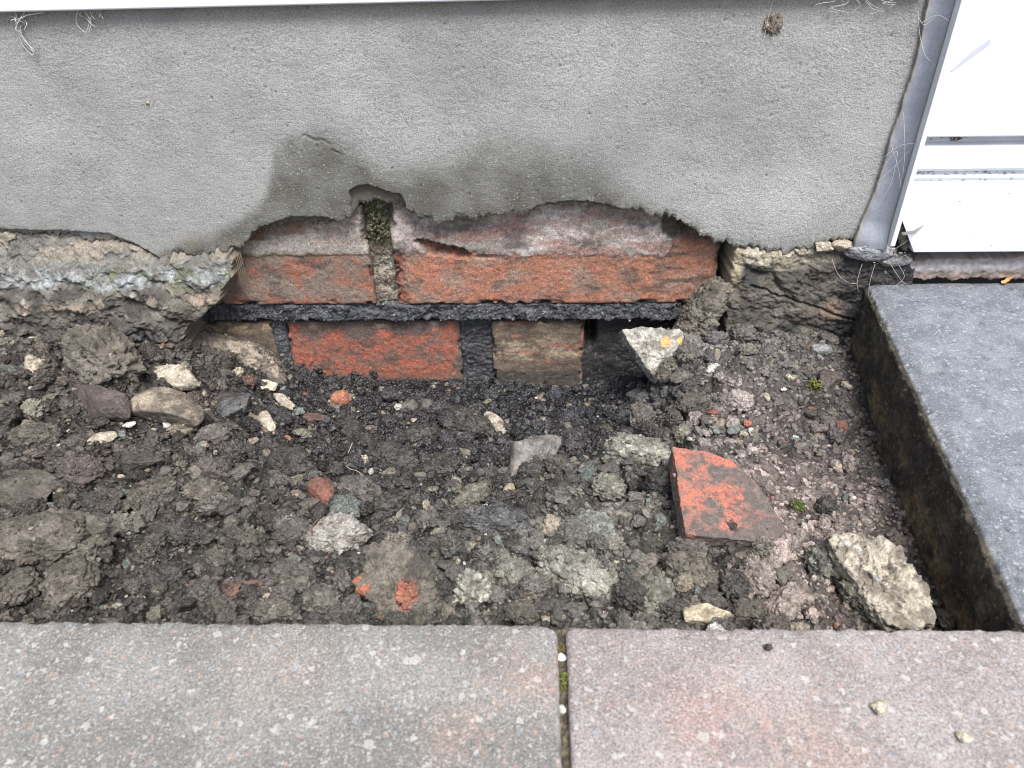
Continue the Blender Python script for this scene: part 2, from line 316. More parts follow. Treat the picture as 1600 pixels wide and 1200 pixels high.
def shape(kind, a, b, c, seed, lvl, flat=None):
    D, Fq = ico(lvl); rs = np.random.RandomState(seed)
    if kind == 'A':
        N = rs.normal(size=(14, 3)); N /= np.linalg.norm(N, axis=1)[:, None]; dd = rs.uniform(.62, .98, 14)
        N = np.r_[N, [[0, 0, 1], [0, 0, -1]]]; dd = np.r_[dd, [.8, .8]]
        s = D@N.T; q = np.where(s > .05, dd/np.maximum(s, .05), 9); r = np.sum(q**-18., axis=1)**(-1/18.)
        r = np.minimum(r, 1.25); P = D*r[:, None]
    elif kind == 'P':
        P = D*(1+.18*fbm3(D*1.3+seed, 3, seed))[:, None]
    else:
        P = D*(.82+.34*fbm3(D*1.5+seed, 3, seed)+.62*(.62 if a > .012 else 1)*billow3(D*2.6+seed, 3, seed+2))[:, None]
    P = P*np.array([a, b, c]); s = (a*b*c)**(1/3)
    N = D/np.array([a, b, c]); N /= np.linalg.norm(N, axis=1)[:, None]
    k = {'A': .10, 'P': .075, 'C': .15}[kind]*(.62 if a > .012 else 1)
    P = P+N*(k*s*fbm3(P/s*3.1, 4, seed+3)+(.10 if kind == 'C' else .03)*s*(billow3(P/s*5, 2, seed+8)-.2)+(.07*s*(billow3(P/s*11, 2, seed+12)-.2) if kind == 'C' else 0)+.00040*fbm3(P*700, 2, seed+6))[:, None]
    return P, Fq
def granules(P, Fq, col, s, seed, lvl, cover=1.0, gl=1):
    """crust of small crumbs baked into the surface of a clod"""
    rs = np.random.RandomState(seed+5000); n = int(min(420, 60+cover*(s/.01)**2*110)*min(1, cover*1.2)); D, F1 = ico(gl); m = len(D)
    idx = rs.randint(0, len(P), n); r = .00045*(min(3.6, 1.6+s/.010))**rs.rand(n)**1.3
    V = [P]; FF = [Fq]; CC = [col]; off = len(P)
    Q = D[None]*(1+.35*rs.normal(size=(n, m, 1)).clip(-1, 1))*r[:, None, None]*rs.uniform(.7, 1.3, (n, 1, 3))+P[idx][:, None]*(1+rs.uniform(-.03, .02, (n, 1, 1)))
    V.append(Q.reshape(-1, 3)); FF.append((F1[None]+(off+np.arange(n)*m)[:, None, None]).reshape(-1, 3))
    c = col[idx].copy(); c[:, :3] *= rs.uniform(.6, 1.55, (n, 1)); CC.append(np.repeat(c, m, 0))
    granules.smooth = np.r_[np.ones(len(Fq), bool), np.zeros(len(FF[1]), bool)]
    return np.concatenate(V), np.concatenate(FF), np.clip(np.concatenate(CC), .008, 1)
def rotz(P, deg, tilt=0, roll=0):
    t = math.radians(tilt); r = math.radians(roll)
    P = P@np.array([[1, 0, 0], [0, math.cos(t), -math.sin(t)], [0, math.sin(t), math.cos(t)]]).T
    P = P@np.array([[math.cos(r), 0, math.sin(r)], [0, 1, 0], [-math.sin(r), 0, math.cos(r)]]).T
    a = math.radians(deg); return P@np.array([[math.cos(a), -math.sin(a), 0], [math.sin(a), math.cos(a), 0], [0, 0, 1]]).T
def rock(name, cat, kind, pal, loc, abc, rz, seed, label, tilt=0, roll=0, dirt=.35, group=None):
    s = max(abc); lvl = 6 if s > .013 else 5 if s > .006 else 4 if s > .0025 else 3
    P, Fq = shape(kind, *abc, seed, lvl)
    col = paint(P+seed, pal, seed, s, dirt)
    if kind == 'C' and s > .0045: P, Fq, col = granules(P, Fq, col, s, seed, lvl)
    elif kind == 'A' and s > .012: P, Fq, col = granules(P, Fq, col, s, seed, lvl, .18)
    P = rotz(P, rz, tilt, roll)
    o = mesh_obj(name, P, Fq, M_rock, col=col, smooth=granules.smooth if len(P) != len(ico(lvl)[0]) else True); o.location = loc
    return tag(o, label, cat, group)
ROCKS = """mud_clod|C|clay|-267.0|-69.4|32.5|18.3|16.4|-31|big dark ribbed clod of wet mud beneath the left concrete
rubble_lump|A|mauve|-247.2|-109.1|22.0|11.1|8.9|-25|reddish brown lump just in front of the big ribbed mud clod
stone|A|pale|-223.7|-69.6|20.2|8.5|6.8|-37|pale cream stone lying on the tan angular rock at left
stone|A|tan|-219.0|-102.6|23.8|14.4|10.1|-24|tan angular rock with a split corner under the pale cream stone
slate_piece|A|slate|-187.2|-79.8|13.7|11.0|6.6|8|smooth dark slate piece to the right of the tan angular rock
stone_chip|A|pale|-166.2|-85.2|12.5|5.2|3.1|-57|pale wedge shaped chip standing right of the dark slate piece
stone_chip|A|pale|-165.6|-51.2|13.4|4.3|2.2|-52|thin pale sliver below the concrete chunk against the brick
stone_chip|A|cream|-181.4|-35.3|8.9|5.6|2.8|-22|small cream shell like chip below the concrete chunk
mud_clod|C|rust|-192.2|-41.4|6.6|4.0|3.2|0|tiny dark red crumbly clod below the concrete chunk
mud_clod|C|grey|-185.4|-116.9|9.5|7.2|5.8|0|grey clod below the smooth dark slate piece
stone_chip|A|pale|-239.8|-136.2|7.2|5.0|3.0|17|pale tan chip below the reddish brown lump
stone_chip|A|white|-231.6|-119.6|3.9|2.6|1.6|8|small white chip at the foot of the tan angular rock
stone_chip|A|white|-212.5|-110.3|3.1|4.8|2.9|0|tiny white chip stuck to the front of the tan angular rock
slate_piece|A|dark|-213.3|-152.2|14.4|6.5|3.9|16|long dark sliver with a tan edge in the left soil
mud_clod|C|mauve|-234.3|-167.9|13.5|9.8|6.9|-10|smooth brownish mauve clod in the left soil
stone|A|brown|-255.9|-184.7|20.0|10.7|5.4|-10|flat brown stone at the left border above the big flat clod
mud_clod|C|clay|-220.5|-221.7|26.3|14.2|12.1|3|largest flat brown clod at the left border
mud_clod|C|brown|-221.1|-245.2|7.6|6.4|5.7|0|round clod tucked under the largest flat brown clod
mud_clod|C|clay|-198.4|-244.5|15.4|11.7|9.4|101|tall crumbly clod by the paving under the flat brown clod
mud_clod|C|grey|-199.9|-204.1|10.4|6.0|4.2|-12|grey clod to the right of the largest flat brown clod
mud_clod|C|dark|-216.6|-189.8|7.1|5.6|3.9|0|dark glistening clod above the largest flat brown clod
mud_clod|C|dark|-169.9|-203.5|19.3|6.7|4.0|-14|long dark clod in the middle of the left soil
mud_clod|C|brown|-144.3|-223.1|6.6|6.5|5.2|0|crumbly brown clod above the rusty brick sliver
mud_clod|C|brown|-136.5|-205.3|5.8|5.1|4.1|30|small brown clod up from the rusty brick sliver
brick_sliver|A|rust|-130.7|-240.8|17.2|4.3|2.6|8|thin dark rusty brick sliver lying near the paving
mud_clod|C|brown|-133.3|-253.0|7.2|5.7|5.1|0|brown clod in front of the rusty brick sliver
mud_clod|C|grey|-107.3|-232.1|11.2|7.2|5.0|-17|grey clod to the right of the rusty brick sliver
mud_clod|C|palegrey|-95.2|-199.0|15.1|10.4|8.3|11|pale grey lumpy clod left of centre with a twig on it
mud_clod|C|grey|-110.0|-253.1|11.3|5.2|3.6|-5|flat grey clod against the edge of the left paving block
mud_clod|C|grey|-91.5|-245.4|8.4|6.9|4.8|0|grey clod left of the brick piece caked in soil
brick_chip|A|redbrick|-112.9|-158.0|10.4|7.0|5.6|-58|small dull red brick chunk in the left soil
mud_clod|C|grey|-119.1|-193.3|14.4|6.4|4.5|-37|slanting grey clod beside the pale grey lumpy clod
stone|A|brown|-121.6|-175.7|9.7|4.0|2.4|38|brown sliver below the dull red brick chunk
stone_chip|A|tan|-128.6|-158.6|4.1|2.4|1.2|60|little ochre chip left of the dull red brick chunk
mud_clod|C|clay|-172.3|-169.3|11.4|7.4|4.5|8|pale crumbly clod in the middle of the left soil
mud_clod|C|dark|-164.1|-233.7|9.0|5.8|4.1|29|dark clod left of the rusty brick sliver
brick_chip|A|orange|-132.4|-32.7|7.0|6.7|5.3|17|orange brick chip lying in the mud below the red brick
brick_chip|A|rust|-143.3|-67.5|8.5|4.3|2.6|0|dark rusty chip to the left of the slanting black clod
stone_chip|A|cream|-116.3|-50.5|3.1|2.6|1.8|34|tiny cream chip below the orange brick chip
mud_clod|C|dark|-112.8|-82.3|23.2|6.1|4.3|-47|slanting black clod in the hollow under the brickwork
stone|P|grey|-85.0|-39.1|7.5|5.3|4.8|47|small grey stone left of a rounder one in the hollow
stone|P|grey|-72.3|-37.5|7.8|5.3|4.8|-65|rounder brownish pebble beside a small grey stone in the hollow
stone_chip|A|white|-85.9|-72.1|2.9|2.3|1.6|0|tiny speckled white chip in the hollow below two grey stones
mud_clod|C|dark|-43.7|-66.7|21.0|11.2|7.8|-27|dark clod in the hollow with a pale stone resting on its end
stone|P|pale|-24.6|-60.2|13.3|4.7|3.3|-59|pale oval stone resting on the end of the dark clod
mud_clod|C|dark|-72.0|-84.8|12.2|8.3|5.8|16|dark lump to the left of the clod with the pale stone
stone|A|mauvegrey|-1.4|-107.8|21.9|9.7|7.3|50|oval slanting grey stone in the middle of the soil
stone|P|olive|-42.7|-102.5|6.3|3.3|2.3|0|small olive pebble left of the oval slanting grey stone
mud_clod|C|olive|-33.0|-158.5|15.9|5.9|4.7|50|slanting olive sausage shaped clod below centre
mud_clod|C|dark|-0.6|-132.6|7.5|5.7|4.6|15|small dark clod under the oval slanting grey stone
mud_clod|C|slate|-18.6|-184.7|17.8|9.2|6.9|-7|slate grey clod with a pale streak below the olive one
stone|P|yellow|-13.0|-150.2|5.7|3.2|2.5|77|small yellowish stone right of the slanting olive clod
stone|P|dark|17.0|-150.9|6.2|4.6|4.1|67|small dark pebble right of the yellowish stone
mud_clod|C|dark|-46.9|-208.3|9.6|6.7|5.4|-12|dark mauve clod above the pale green clod by the paving
stone|P|grey|-61.2|-185.3|3.3|3.1|2.8|0|tiny round grey pebble up from the brick piece caked in soil
mud_clod|C|grey|-53.4|-181.6|6.6|6.2|5.6|0|pale grey clod above the dark mauve clod
mud_clod|C|palegreen|-26.7|-238.6|8.0|7.7|6.1|25|pale green crumbly clod beside the brick piece caked in soil
mud_clod|C|green|-9.4|-226.6|8.8|8.3|5.8|0|greenish crumbly clod to the left of the long olive slab
mud_clod|C|brown|-4.7|-252.8|6.8|5.1|3.6|-12|brown clod nearest to the joint of the paving
mud_clod|C|palegreen|59.5|-125.1|20.4|11.7|9.9|-8|pale green rounded lump left of the red roof tile shard
mud_clod|C|dark|69.0|-159.7|10.2|10.1|9.1|0|black clod wedged against the left side of the red shard
stone|P|green|46.8|-180.7|4.9|4.3|3.5|0|small green grey stone below the black clod
stone|P|green|63.9|-184.3|3.2|3.4|3.1|0|tiny green pebble under the left corner of the red shard
stone|C|teal|30.5|-193.8|13.8|9.5|4.8|-70|flat teal grey stone set in pale grit behind the long slab
stone|C|palegreen|19.7|-229.7|24.1|10.6|7.9|-35|long olive grey slab like stone near the paving
mud_clod|C|green|51.6|-243.7|10.5|8.3|6.7|67|green grey clod to the right of the long olive slab
stone|A|yellow|70.8|-254.5|11.2|4.6|3.7|-7|yellow knobbly stone against the edge of the right paving block
mud_clod|C|clay|71.5|-228.6|15.6|8.7|5.2|-40|crumbly brown clod in front of the red shard
mud_clod|C|pinkgrey|99.1|-232.0|9.6|7.4|5.2|-78|pinkish grey clod right of the crumbly brown one
mud_clod|C|dark|87.9|-237.4|7.4|7.0|4.9|71|dark clod between the crumbly brown and pinkish clods
mud_clod|C|dark|148.8|-176.5|5.2|4.8|4.3|0|small round black clod right of the red shard
mud_clod|C|green|135.1|-219.4|11.2|8.0|7.2|53|round green grey clod left of the pale broken rock
mud_clod|C|olive|142.5|-236.6|7.0|11.1|7.8|0|dark olive clod leaning on the pale broken rock
mud_clod|C|brown|89.9|-251.6|8.1|4.4|3.5|0|brown clod right of the yellow knobbly stone
mud_clod|C|brown|110.7|-193.0|7.6|6.9|4.8|57|brown lump beneath the right corner of the red shard
mud_clod|C|pinkgrey|119.9|-204.5|8.0|6.7|4.0|-65|pinkish lump on the slope below the red shard
stone|P|bluegrey|86.5|-29.4|11.6|7.4|5.9|-50|blue grey stone just below the pointed pale stone
stone|P|grey|115.7|-7.1|7.6|5.7|4.5|31|speckled pebble to the right of the pointed pale stone
stone|P|slate|118.0|-38.0|2.9|2.7|2.4|0|tiny blue pebble right of the speckled pebble
stone_chip|A|bluegrey|86.5|-31.7|3.9|3.3|2.9|0|small pale blue chip on the edge of the dark hole
stone_chip|A|slate|72.9|-31.9|8.9|6.2|3.1|-21|pointed grey flint chip at the edge of the dark hole
stone|A|grey|94.2|-59.6|7.7|5.5|3.9|30|flat grey chip on the slope below the pointed pale stone
mud_clod|C|brown|97.6|-87.4|10.4|8.0|6.4|8|knobbly brown lump on the slope above the red shard
mud_clod|C|grey|68.9|-78.0|9.8|8.1|6.5|71|grey clod at the top of the slope beside the hollow
mud_clod|C|grey|138.4|-28.7|8.1|6.4|4.5|-20|green grey clod at the foot of the right concrete
stone|P|bluegrey|188.0|-37.5|6.7|4.5|2.7|-10|flat bluish stone sunk in the soil near the black slab
stone|A|mauve|185.6|-65.5|8.1|5.6|3.9|57|purple brown stone beside the moss near the black slab
stone_chip|A|pale|195.3|-67.0|4.1|2.4|1.4|-57|pale chip beside the purple brown stone
stone_chip|A|rust|171.2|-63.4|5.7|2.2|1.3|-75|narrow brown chip above the moss near the black slab
stone_chip|A|cream|158.6|-70.0|2.9|2.7|1.9|0|square speckled cream chip left of the moss on the right slope
stone_chip|A|pale|141.2|-86.3|3.6|1.9|1.3|-85|small pale chip on the right slope below the cream chip
stone_chip|A|white|186.9|-123.0|1.9|1.1|0.7|-52|tiny white triangle chip beside an orange grain
brick_chip|A|orange|181.4|-124.5|2.3|2.0|1.4|0|tiny orange grain beside the white triangle chip
brick_chip|A|redbrick|183.2|-102.3|5.1|3.4|2.0|36|dull red crumb sunk in the dark right hand soil
stone_chip|A|bluewhite|149.8|-118.8|1.6|1.4|0.8|0|tiny bright bluish chip above the right side of the red shard
stone_chip|A|white|152.6|-80.0|1.7|1.3|0.8|0|tiny white speck like chip right of the small pale chip
brick_chip|A|orange|125.3|-107.7|3.1|2.3|1.6|27|faint orange crumb halfway up the right slope
brick_chip|A|orange|-150.6|-97.8|3.1|2.1|1.5|-26|tiny orange crumb in the left soil near the pale wedge chip
stone_chip|A|cream|43.1|-92.0|1.8|3.5|2.1|0|tiny cream chip above the pale green rounded lump
stone|P|tan|-11.7|-173.4|1.3|1.9|1.5|0|tiny tan bead of stone on the slate grey clod
stone|A|grey|86.5|-106.5|4.6|3.6|2.5|-33|grey pebble above the left corner of the red shard
stone_chip|A|bluewhite|-292.8|-61.9|3.8|2.0|1.2|92|tiny pale blue chip left of the big ribbed mud clod
stone|P|white|-338.6|-31.9|2.2|2.2|1.5|0|tiny round white pebble at the far left below the concrete
stone|P|pale|-326.0|-43.5|3.4|2.6|1.8|0|small pale pebble at the far left below the concrete
stone|P|bluegrey|-237.7|-193.6|3.2|2.8|2.2|0|small blue grey pebble above the largest flat brown clod
stone_chip|A|cream|-241.9|-201.1|1.6|1.6|1.1|0|tiny cream chip above the largest flat brown clod
stone|P|bluegrey|-167.9|-100.2|3.9|3.0|1.8|0|small bluish stone below the pale wedge shaped chip
stone_chip|A|tan|-167.4|-109.8|3.3|2.9|1.8|34|small tan chip below the bluish stone in the left soil
mud_clod|C|grey|-96.4|-151.0|13.4|7.9|4.7|-16|grey brown clod to the right of the dull red brick chunk
mud_clod|C|dark|-83.0|-115.7|17.5|10.6|6.3|-27|broad black clod in the middle of the dark soil
mud_clod|C|dark|-139.9|-128.5|14.2|9.3|5.6|-14|black clod left of the thin white root
mud_clod|C|dark|-75.5|-169.1|10.1|7.1|5.0|22|dark clod below the thin white root
mud_clod|C|dark|-53.4|-122.8|12.0|8.0|4.8|37|dark clod below the small olive pebble
mud_clod|C|brown|-194.0|-171.7|9.3|7.0|4.2|16|brown clod right of the smooth mauve one
mud_clod|C|brown|-273.5|-138.4|15.5|9.0|5.4|-7|brown clod at the left border in front of the ribbed clod
stone_chip|A|pinkgrey|53.8|-216.7|4.9|4.6|2.7|24|pinkish chip below the small green grey stone
mud_clod|C|brown|14.2|-126.1|6.7|6.2|5.0|0|brown clod at the right end of the oval slanting stone
mud_clod|C|green|41.1|-154.2|8.7|8.1|5.7|0|green grey clod under the pale green rounded lump
mud_clod|C|grey|73.4|-210.6|9.0|6.1|3.7|0|grey clod beneath the lower edge of the red shard"""
KEEP = []
for k, ln in enumerate(ROCKS.strip().split('\n')):
    n, kind, pal, x, y, a, b, c, rz, lab = ln.split('|')
    x, y, a, b, c = [float(v)/1000 for v in (x, y, a, b, c)]
    c *= 1.15; z = float(macro(x, y))+c*(.45 if kind == 'C' or a > .008 else .15)+.0010
    cat = {'mud_clod': 'clod', 'stone': 'stone', 'stone_chip': 'stone chip', 'rubble_lump': 'rubble', 'slate_piece': 'slate', 'brick_chip': 'brick chip', 'brick_sliver': 'brick sliver'}[n]
    rock(n, cat, kind, pal, (x, y, z), (a, b, c), float(rz), 100+k, lab, tilt=random.Random(k).uniform(-12, 12)+(12 if a > .006 else 0), dirt=.55)
    KEEP.append((x, y, a, b))

def chunk(name, cat, outline, thick, loc, tilt, roll, paintf, label, lvl=7, seed=1, edge=.0006, rz=0, amp=.0005, soft=40, mat=None, gran=0):
    """angular fragment: convex outline (mm, own plane), thickness, rounded arrises, broken faces"""
    D, Fq = ico(lvl); O = np.array(outline, float)/1000; cen = O.mean(0); O = O-cen
    pl = []
    for i in range(len(O)):
        a = O[i]; b = O[(i+1) % len(O)]; n = np.array([b[1]-a[1], a[0]-b[0]]); n /= np.linalg.norm(n)
        if n@a < 0: n = -n
        pl.append((n[0], n[1], 0, n@a))
    h = thick/2000; pl += [(0, 0, 1, h), (0, 0, -1, h)]
    pl = np.array(pl); E = D*np.array([1, 1, .45]); E /= np.linalg.norm(E, axis=1)[:, None]
    s = E@pl[:, :3].T; q = np.where(s > 1e-4, pl[:, 3]/np.maximum(s, 1e-4), 99); m = q.min(1); r = m*(np.sum((q/m[:, None])**-float(soft), axis=1)**(-1/float(soft)))
    P = E*r[:, None]
    n = E*np.array([1, 1, 1.5])
    P = P+n*(amp*(2*fbm3(P*120, 4, seed)+1.0*fbm3(P*400, 3, seed+1)-1.2*np.abs(fbm3(P*210, 3, seed+2))))[:, None]
    col = paintf(P)
    if gran: P, Fq, col = granules(P, Fq, col, .02, seed, 7, gran)
    P = rotz(P, rz, tilt, roll)
    o = mesh_obj(name, P, Fq, mat or M_rock, col=col, smooth=granules.smooth if gran else True); o.location = loc
    return tag(o, label, cat)
def p_shard(P):
    n = fbm3(P*np.array([75, 110, 90]), 4, 3); m = fbm3(P*330, 4, 4)
    t = ss(-.22, .30, n+.8*m-.05-P[:, 0]*9+P[:, 1]*5); top = ss(.002, .0035, P[:, 2]); t = t*top+(1-top)*ss(.26, .34, fbm3(P*130, 3, 9))*.6
    c = mix((.115, .095, .085), (.43, .145, .095), t); g = (1-top)*ss(-.2, .2, m)
    c = mix(c, (.16, .14, .11), g*.7*(1-t)); c = mix(c, (.13, .11, .10), ss(.02, .25, m)*.75); c = c*(1+.35*m)[:, None]
    return np.c_[np.clip(c, .01, 1), np.full(len(P), .8)]
chunk('tile_shard', 'tile shard', [(72, -152), (89, -153), (101, -157), (112, -170), (122, -196), (114, -204), (73, -202)], 11, (.0955, -.183, -.0275), 14, 5, p_shard,
      'broken red roof tile or brick shard lying flat on the right slope', seed=5, soft=60, gran=.12)
def p_palerock(P):
    n = fbm3(P*110, 4, 13); m = fbm3(P*380, 3, 14); top = ss(-.004, .003, P[:, 2])
    c = mix((.19, .168, .135), (.42, .385, .31), ss(-.2, .3, n+.4*m)); c = mix(c, (.12, .105, .085), ss(.15, .35, fbm3(P*160, 4, 17)))
    c = mix((.10, .085, .062), c, top*.85+.15); c = mix(c, (.40, .42, .40), ss(.3, .4, fbm3(P*200, 3, 19))*.7)
    return np.c_[np.clip(c*(1+.3*m)[:, None], .01, 1), np.full(len(P), .8)]
chunk('broken_rock', 'rock', [(137, -217), (150, -219), (158, -226), (168, -229), (171, -241), (169, -252), (172, -264), (158, -270), (146, -266), (141, -250), (136, -232)], 20, (.1535, -.2340, -.0290), 12, -10, p_palerock,
      'pale broken rock with rough cream face leaning by the black slab', seed=23, soft=24, amp=.0019, gran=.25)
def p_caked(P):
    n = fbm3(P*90, 4, 33); m = fbm3(P*420, 3, 34)
    c = mix((.07, .064, .054), (.15, .135, .11), ss(-.25, .35, n+.5*m)); e = ss(.013, .016, -P[:, 0]+.1*P[:, 1])*ss(.05, .15, fbm3(P*75, 3, 36))*.8; c = mix(c, (.36, .11, .06), e)
    e2 = ss(.006, .004, np.hypot((P[:, 0]-.001)/1.0, (P[:, 1]+.004)/1.4))+ss(.0028, .0015, np.abs(P[:, 0]*.6+P[:, 1]*.8+.0165))*ss(-.1, .1, fbm3(P*150, 3, 38)); e2 = np.clip(e2*ss(-.25, -.05, fbm3(P*160, 3, 39)), 0, 1); c = mix(c, (.33, .12, .075), e2*.75)
    return np.c_[np.clip(c*(1+.35*m)[:, None], .01, 1), np.full(len(P), .85)]
chunk('brick_piece', 'brick piece', [(-69, -219), (-54, -219), (-43, -228), (-37, -246), (-40, -263), (-52, -262), (-74, -240)], 12, (-.055, -.2415, -.0285), 16, 0, p_caked,
      'soil caked brick piece with bright orange broken edges at the paving', seed=35, soft=16, amp=.0024, gran=.4)
def p_pointed(P):
    n = fbm3(P*130, 4, 43); m = fbm3(P*380, 3, 44); c = mix((.20, .19, .16), (.42, .41, .36), ss(-.2, .25, n+.3*m))
    for (a, b, r) in ((.004, .006, .0042), (.014, .0065, .0032)):
        t = ss(r, r*.6, np.hypot(P[:, 0]-a, P[:, 1]-b)+.002*n); c = mix(c, (.55, .36, .15), t)
    return np.c_[np.clip(c*(1+.3*m)[:, None], .01, 1), np.full(len(P), .75)]
chunk('concrete_fragment', 'concrete fragment', [(58, -21), (80, -19), (99, -21), (104, -36), (94, -50), (83, -56), (70, -40)], 15, (.0835, -.031, -.0410), 48, 3, p_pointed,
      'pointed pale stone overhanging the dark hole right of the bricks', seed=45, soft=30, amp=.0013, gran=.3)
for q_, (x_, y_, s_) in enumerate(((.0905, -.0470, .0062), (.1000, -.0475, .0070), (.0845, -.0540, .0048))):
    rock('mud_clod', 'clod', 'C', ('olive', 'grey', 'brown')[q_], (x_, y_, max(float(macro(x_, y_))+.003, -.052+.004*q_)), (s_*1.2, s_, s_*.9), 30*q_, 950+q_,
         ('greenish crumbly clod banked against the pointed pale stone', 'grey clod banked behind the greenish one right of the pointed stone', 'small brown clod just below the tip of the pointed pale stone')[q_])
def p_cone(P):
    n = fbm3(P*120, 4, 53); m = fbm3(P*400, 3, 54); c = mix((.09, .082, .068), (.18, .16, .13), ss(-.2, .3, n+.3*m)); return np.c_[np.clip(c*(1+.3*m)[:, None], .01, 1), np.full(len(P), .85)]
chunk('mortar_lump', 'mortar lump', [(99, -48), (100, -22), (107, 2), (119, 4), (123, -20), (119, -42), (108, -50)], 16, (.1105, -.018, -.0225), 72, 24, p_cone,
      'long brown mortar lump leaning below the right end of the red brick', seed=55, soft=10, amp=.0022, gran=.9)
def p_chunk(P):
    n = fbm3(P*80, 4, 63); m = fbm3(P*380, 3, 64); c = mix((.13, .115, .095), (.30, .255, .20), ss(-.15, .2, n+.3*m+P[:, 1]*6)); c = mix(c, (.08, .072, .065), ss(.1, .3, fbm3(P*60+7, 3, 66)))
    return np.c_[np.clip(c*(1+.3*m)[:, None], .01, 1), np.full(len(P), .75)]
chunk('concrete_chunk', 'concrete chunk', [(-236, -36), (-222, -30), (-205, -33), (-193, -46), (-178, -50), (-172, -66), (-176, -88), (-210, -92), (-238, -74)], 22, (-.2045, -.008, -.063), 66, 4, p_chunk,
      'grey brown concrete chunk wedged against the lower bricks at left', seed=65, soft=20, amp=.0014, gran=.9)

# ------------------------------------------------------------------ crumbs of soil nobody could count
def crumbs(seed=7):
    rs = np.random.RandomState(seed); VV = []; FF = []; CC = []; off = 0
    spec = [(2, 21000, .0006, .0013, 8), (2, 7500, .0012, .0024, 12), (3, 2800, .0021, .0044, 14), (4, 620, .0038, .0082, 14)]
    rk = np.array(KEEP)
    for (lvl, N, r0, r1, nt_) in spec:
        tm = []
        for t in range(nt_):
            kd = ('C', 'A', 'C', 'C', 'C' if lvl > 2 else 'P')[t % 5]
            P, Fq = shape(kd, .01*rs.uniform(.9, 1.5), .01*rs.uniform(.65, 1.05), .01*rs.uniform(.5, .95), 900+t+lvl*37, lvl); P = P*(1+(.45 if lvl < 4 else .25)*fbm3(P/.01*2.2+t, 3, t))[:, None]
            if lvl == 4:
                P, Fq, _ = granules(P, Fq, np.ones((len(P), 4)), .010, t, 4); FQ = FQ if t else []; FQ.append(Fq)
            else: FQ = [Fq]*nt_
            tm.append(P/.01)
        x = rs.uniform(-.42, .232, N); y = rs.uniform(-.284, .012, N)
        z0 = zone(x, y); keep = (x < XR(y)-.001) & (rs.rand(N) > z0[:, 4]*.55*(1 if lvl < 3 else 1.5))
        keep &= ~((x > .12) & (rs.rand(N) < (.0 if lvl < 3 else .75)))
        if lvl >= 3:
            for q in rk: keep &= ~(np.hypot((x-q[0])/q[2], (y-q[1])/q[3]) < .9)
        x = x[keep]; y = y[keep]; z0 = z0[keep]; n = len(x)
        r = r0*(r1/r0)**(rs.rand(n)**1.6); H = soil_height(x, y)[0]; lum = rs.uniform(.45, 1.9, n)
        base = (.74+.66*ss(.08, .13, x))[:, None]*z0[:, :3]*lum[:, None]; u = rs.rand(n)
        for lo, hi, cc in ((0, .005, (.22, .09, .06)), (.012, .030, (.30, .26, .20)), (.035, .041, (.46, .45, .41)), (.047, .070, (.13, .145, .135)), (.075, .14, (.15, .14, .11))):
            mk = (u >= lo) & (u < hi); base[mk] = np.array(cc)*rs.uniform(.6, 1.2, (mk.sum(), 1))
        tid = rs.randint(0, nt_, n); ang = rs.uniform(0, 6.283, n); t1 = rs.uniform(-.5, .5, n)
        rg = np.clip(z0[:, 3]-rs.uniform(0, .45, n), .24, 1)
        for t in range(nt_):
            s = np.where(tid == t)[0]
            if not len(s): continue
            P = tm[t]; ca, sa = np.cos(ang[s]), np.sin(ang[s]); cb, sb = np.cos(t1[s]), np.sin(t1[s]); m = len(P)
            X = P[None, :, 0]*ca[:, None]-P[None, :, 1]*sa[:, None]; Y = P[None, :, 0]*sa[:, None]+P[None, :, 1]*ca[:, None]; Z = P[None, :, 2]+0*X
            Y, Z = Y*cb[:, None]-Z*sb[:, None], Y*sb[:, None]+Z*cb[:, None]
            R = r[s][:, None]; Q = np.stack([X*R+x[s][:, None], Y*R+y[s][:, None], Z*R+(H[s]+r[s]*(.25 if lvl < 3 else .5))[:, None]], -1).reshape(-1, 3)
            VV.append(Q); Fq = FQ[t]; FF.append((Fq[None]+(off+np.arange(len(s))*m)[:, None, None]).reshape(-1, 3)); off += len(Q)
            cv = np.repeat(base[s], m, 0); nz = n3(Q*500, 5); cv = cv*(1+.6*nz)[:, None]
            CC.append(np.c_[np.clip(cv, .008, .9), np.repeat(rg[s], m)])
    return np.concatenate(VV), np.concatenate(FF), np.concatenate(CC)
V, Q, c = crumbs()
tag(mesh_obj('soil_crumbs', V, Q, M_soil, col=c, smooth=False), 'loose crumbs and grit of soil strewn over the dug out trench', 'soil crumbs', kind='stuff')

# ------------------------------------------------------------------ the house wall
wall = empty('house_wall', (0, 0, -.1), 'grey rendered house wall with old red brickwork exposed along its broken foot', 'wall'); wall['kind'] = 'thing'
EDGE = np.array([(-460, 44), (-379.7, 43.3), (-339.6, 39.9), (-316, 36.2), (-295, 36.9), (-288.2, 32.4), (-267.4, 32.3), (-254.7, 25.9), (-243.5, 21.3), (-228.6, 22.1), (-207.1, 24.2), (-187.6, 27.2), (-180.9, 33.4), (-170.7, 38.6), (-153.6, 42.8), (-133.3, 42.6), (-123.1, 43.4), (-114.3, 48.4), (-107.5, 53.9), (-101.2, 56.7), (-91.2, 57.1), (-84.4, 53.7), (-72.2, 48.1), (-56.4, 44.6), (-44.4, 44.9), (-28.2, 47.7), (-12.3, 50.1), (7.5, 52.9), (23.3, 54), (39.1, 52.6), (51, 50.5), (66.8, 49.5), (78.8, 47.3), (86.3, 43.9), (91.7, 44.7), (97.3, 40.8), (103.8, 36.5), (112.5, 30.8), (129.1, 26.7), (149.8, 23), (162.1, 22), (173.5, 25.5), (188.9, 28), (198.4, 30.1), (206, 31.4)])/1000
ed_x, ed_z = EDGE[:, 0], EDGE[:, 1]
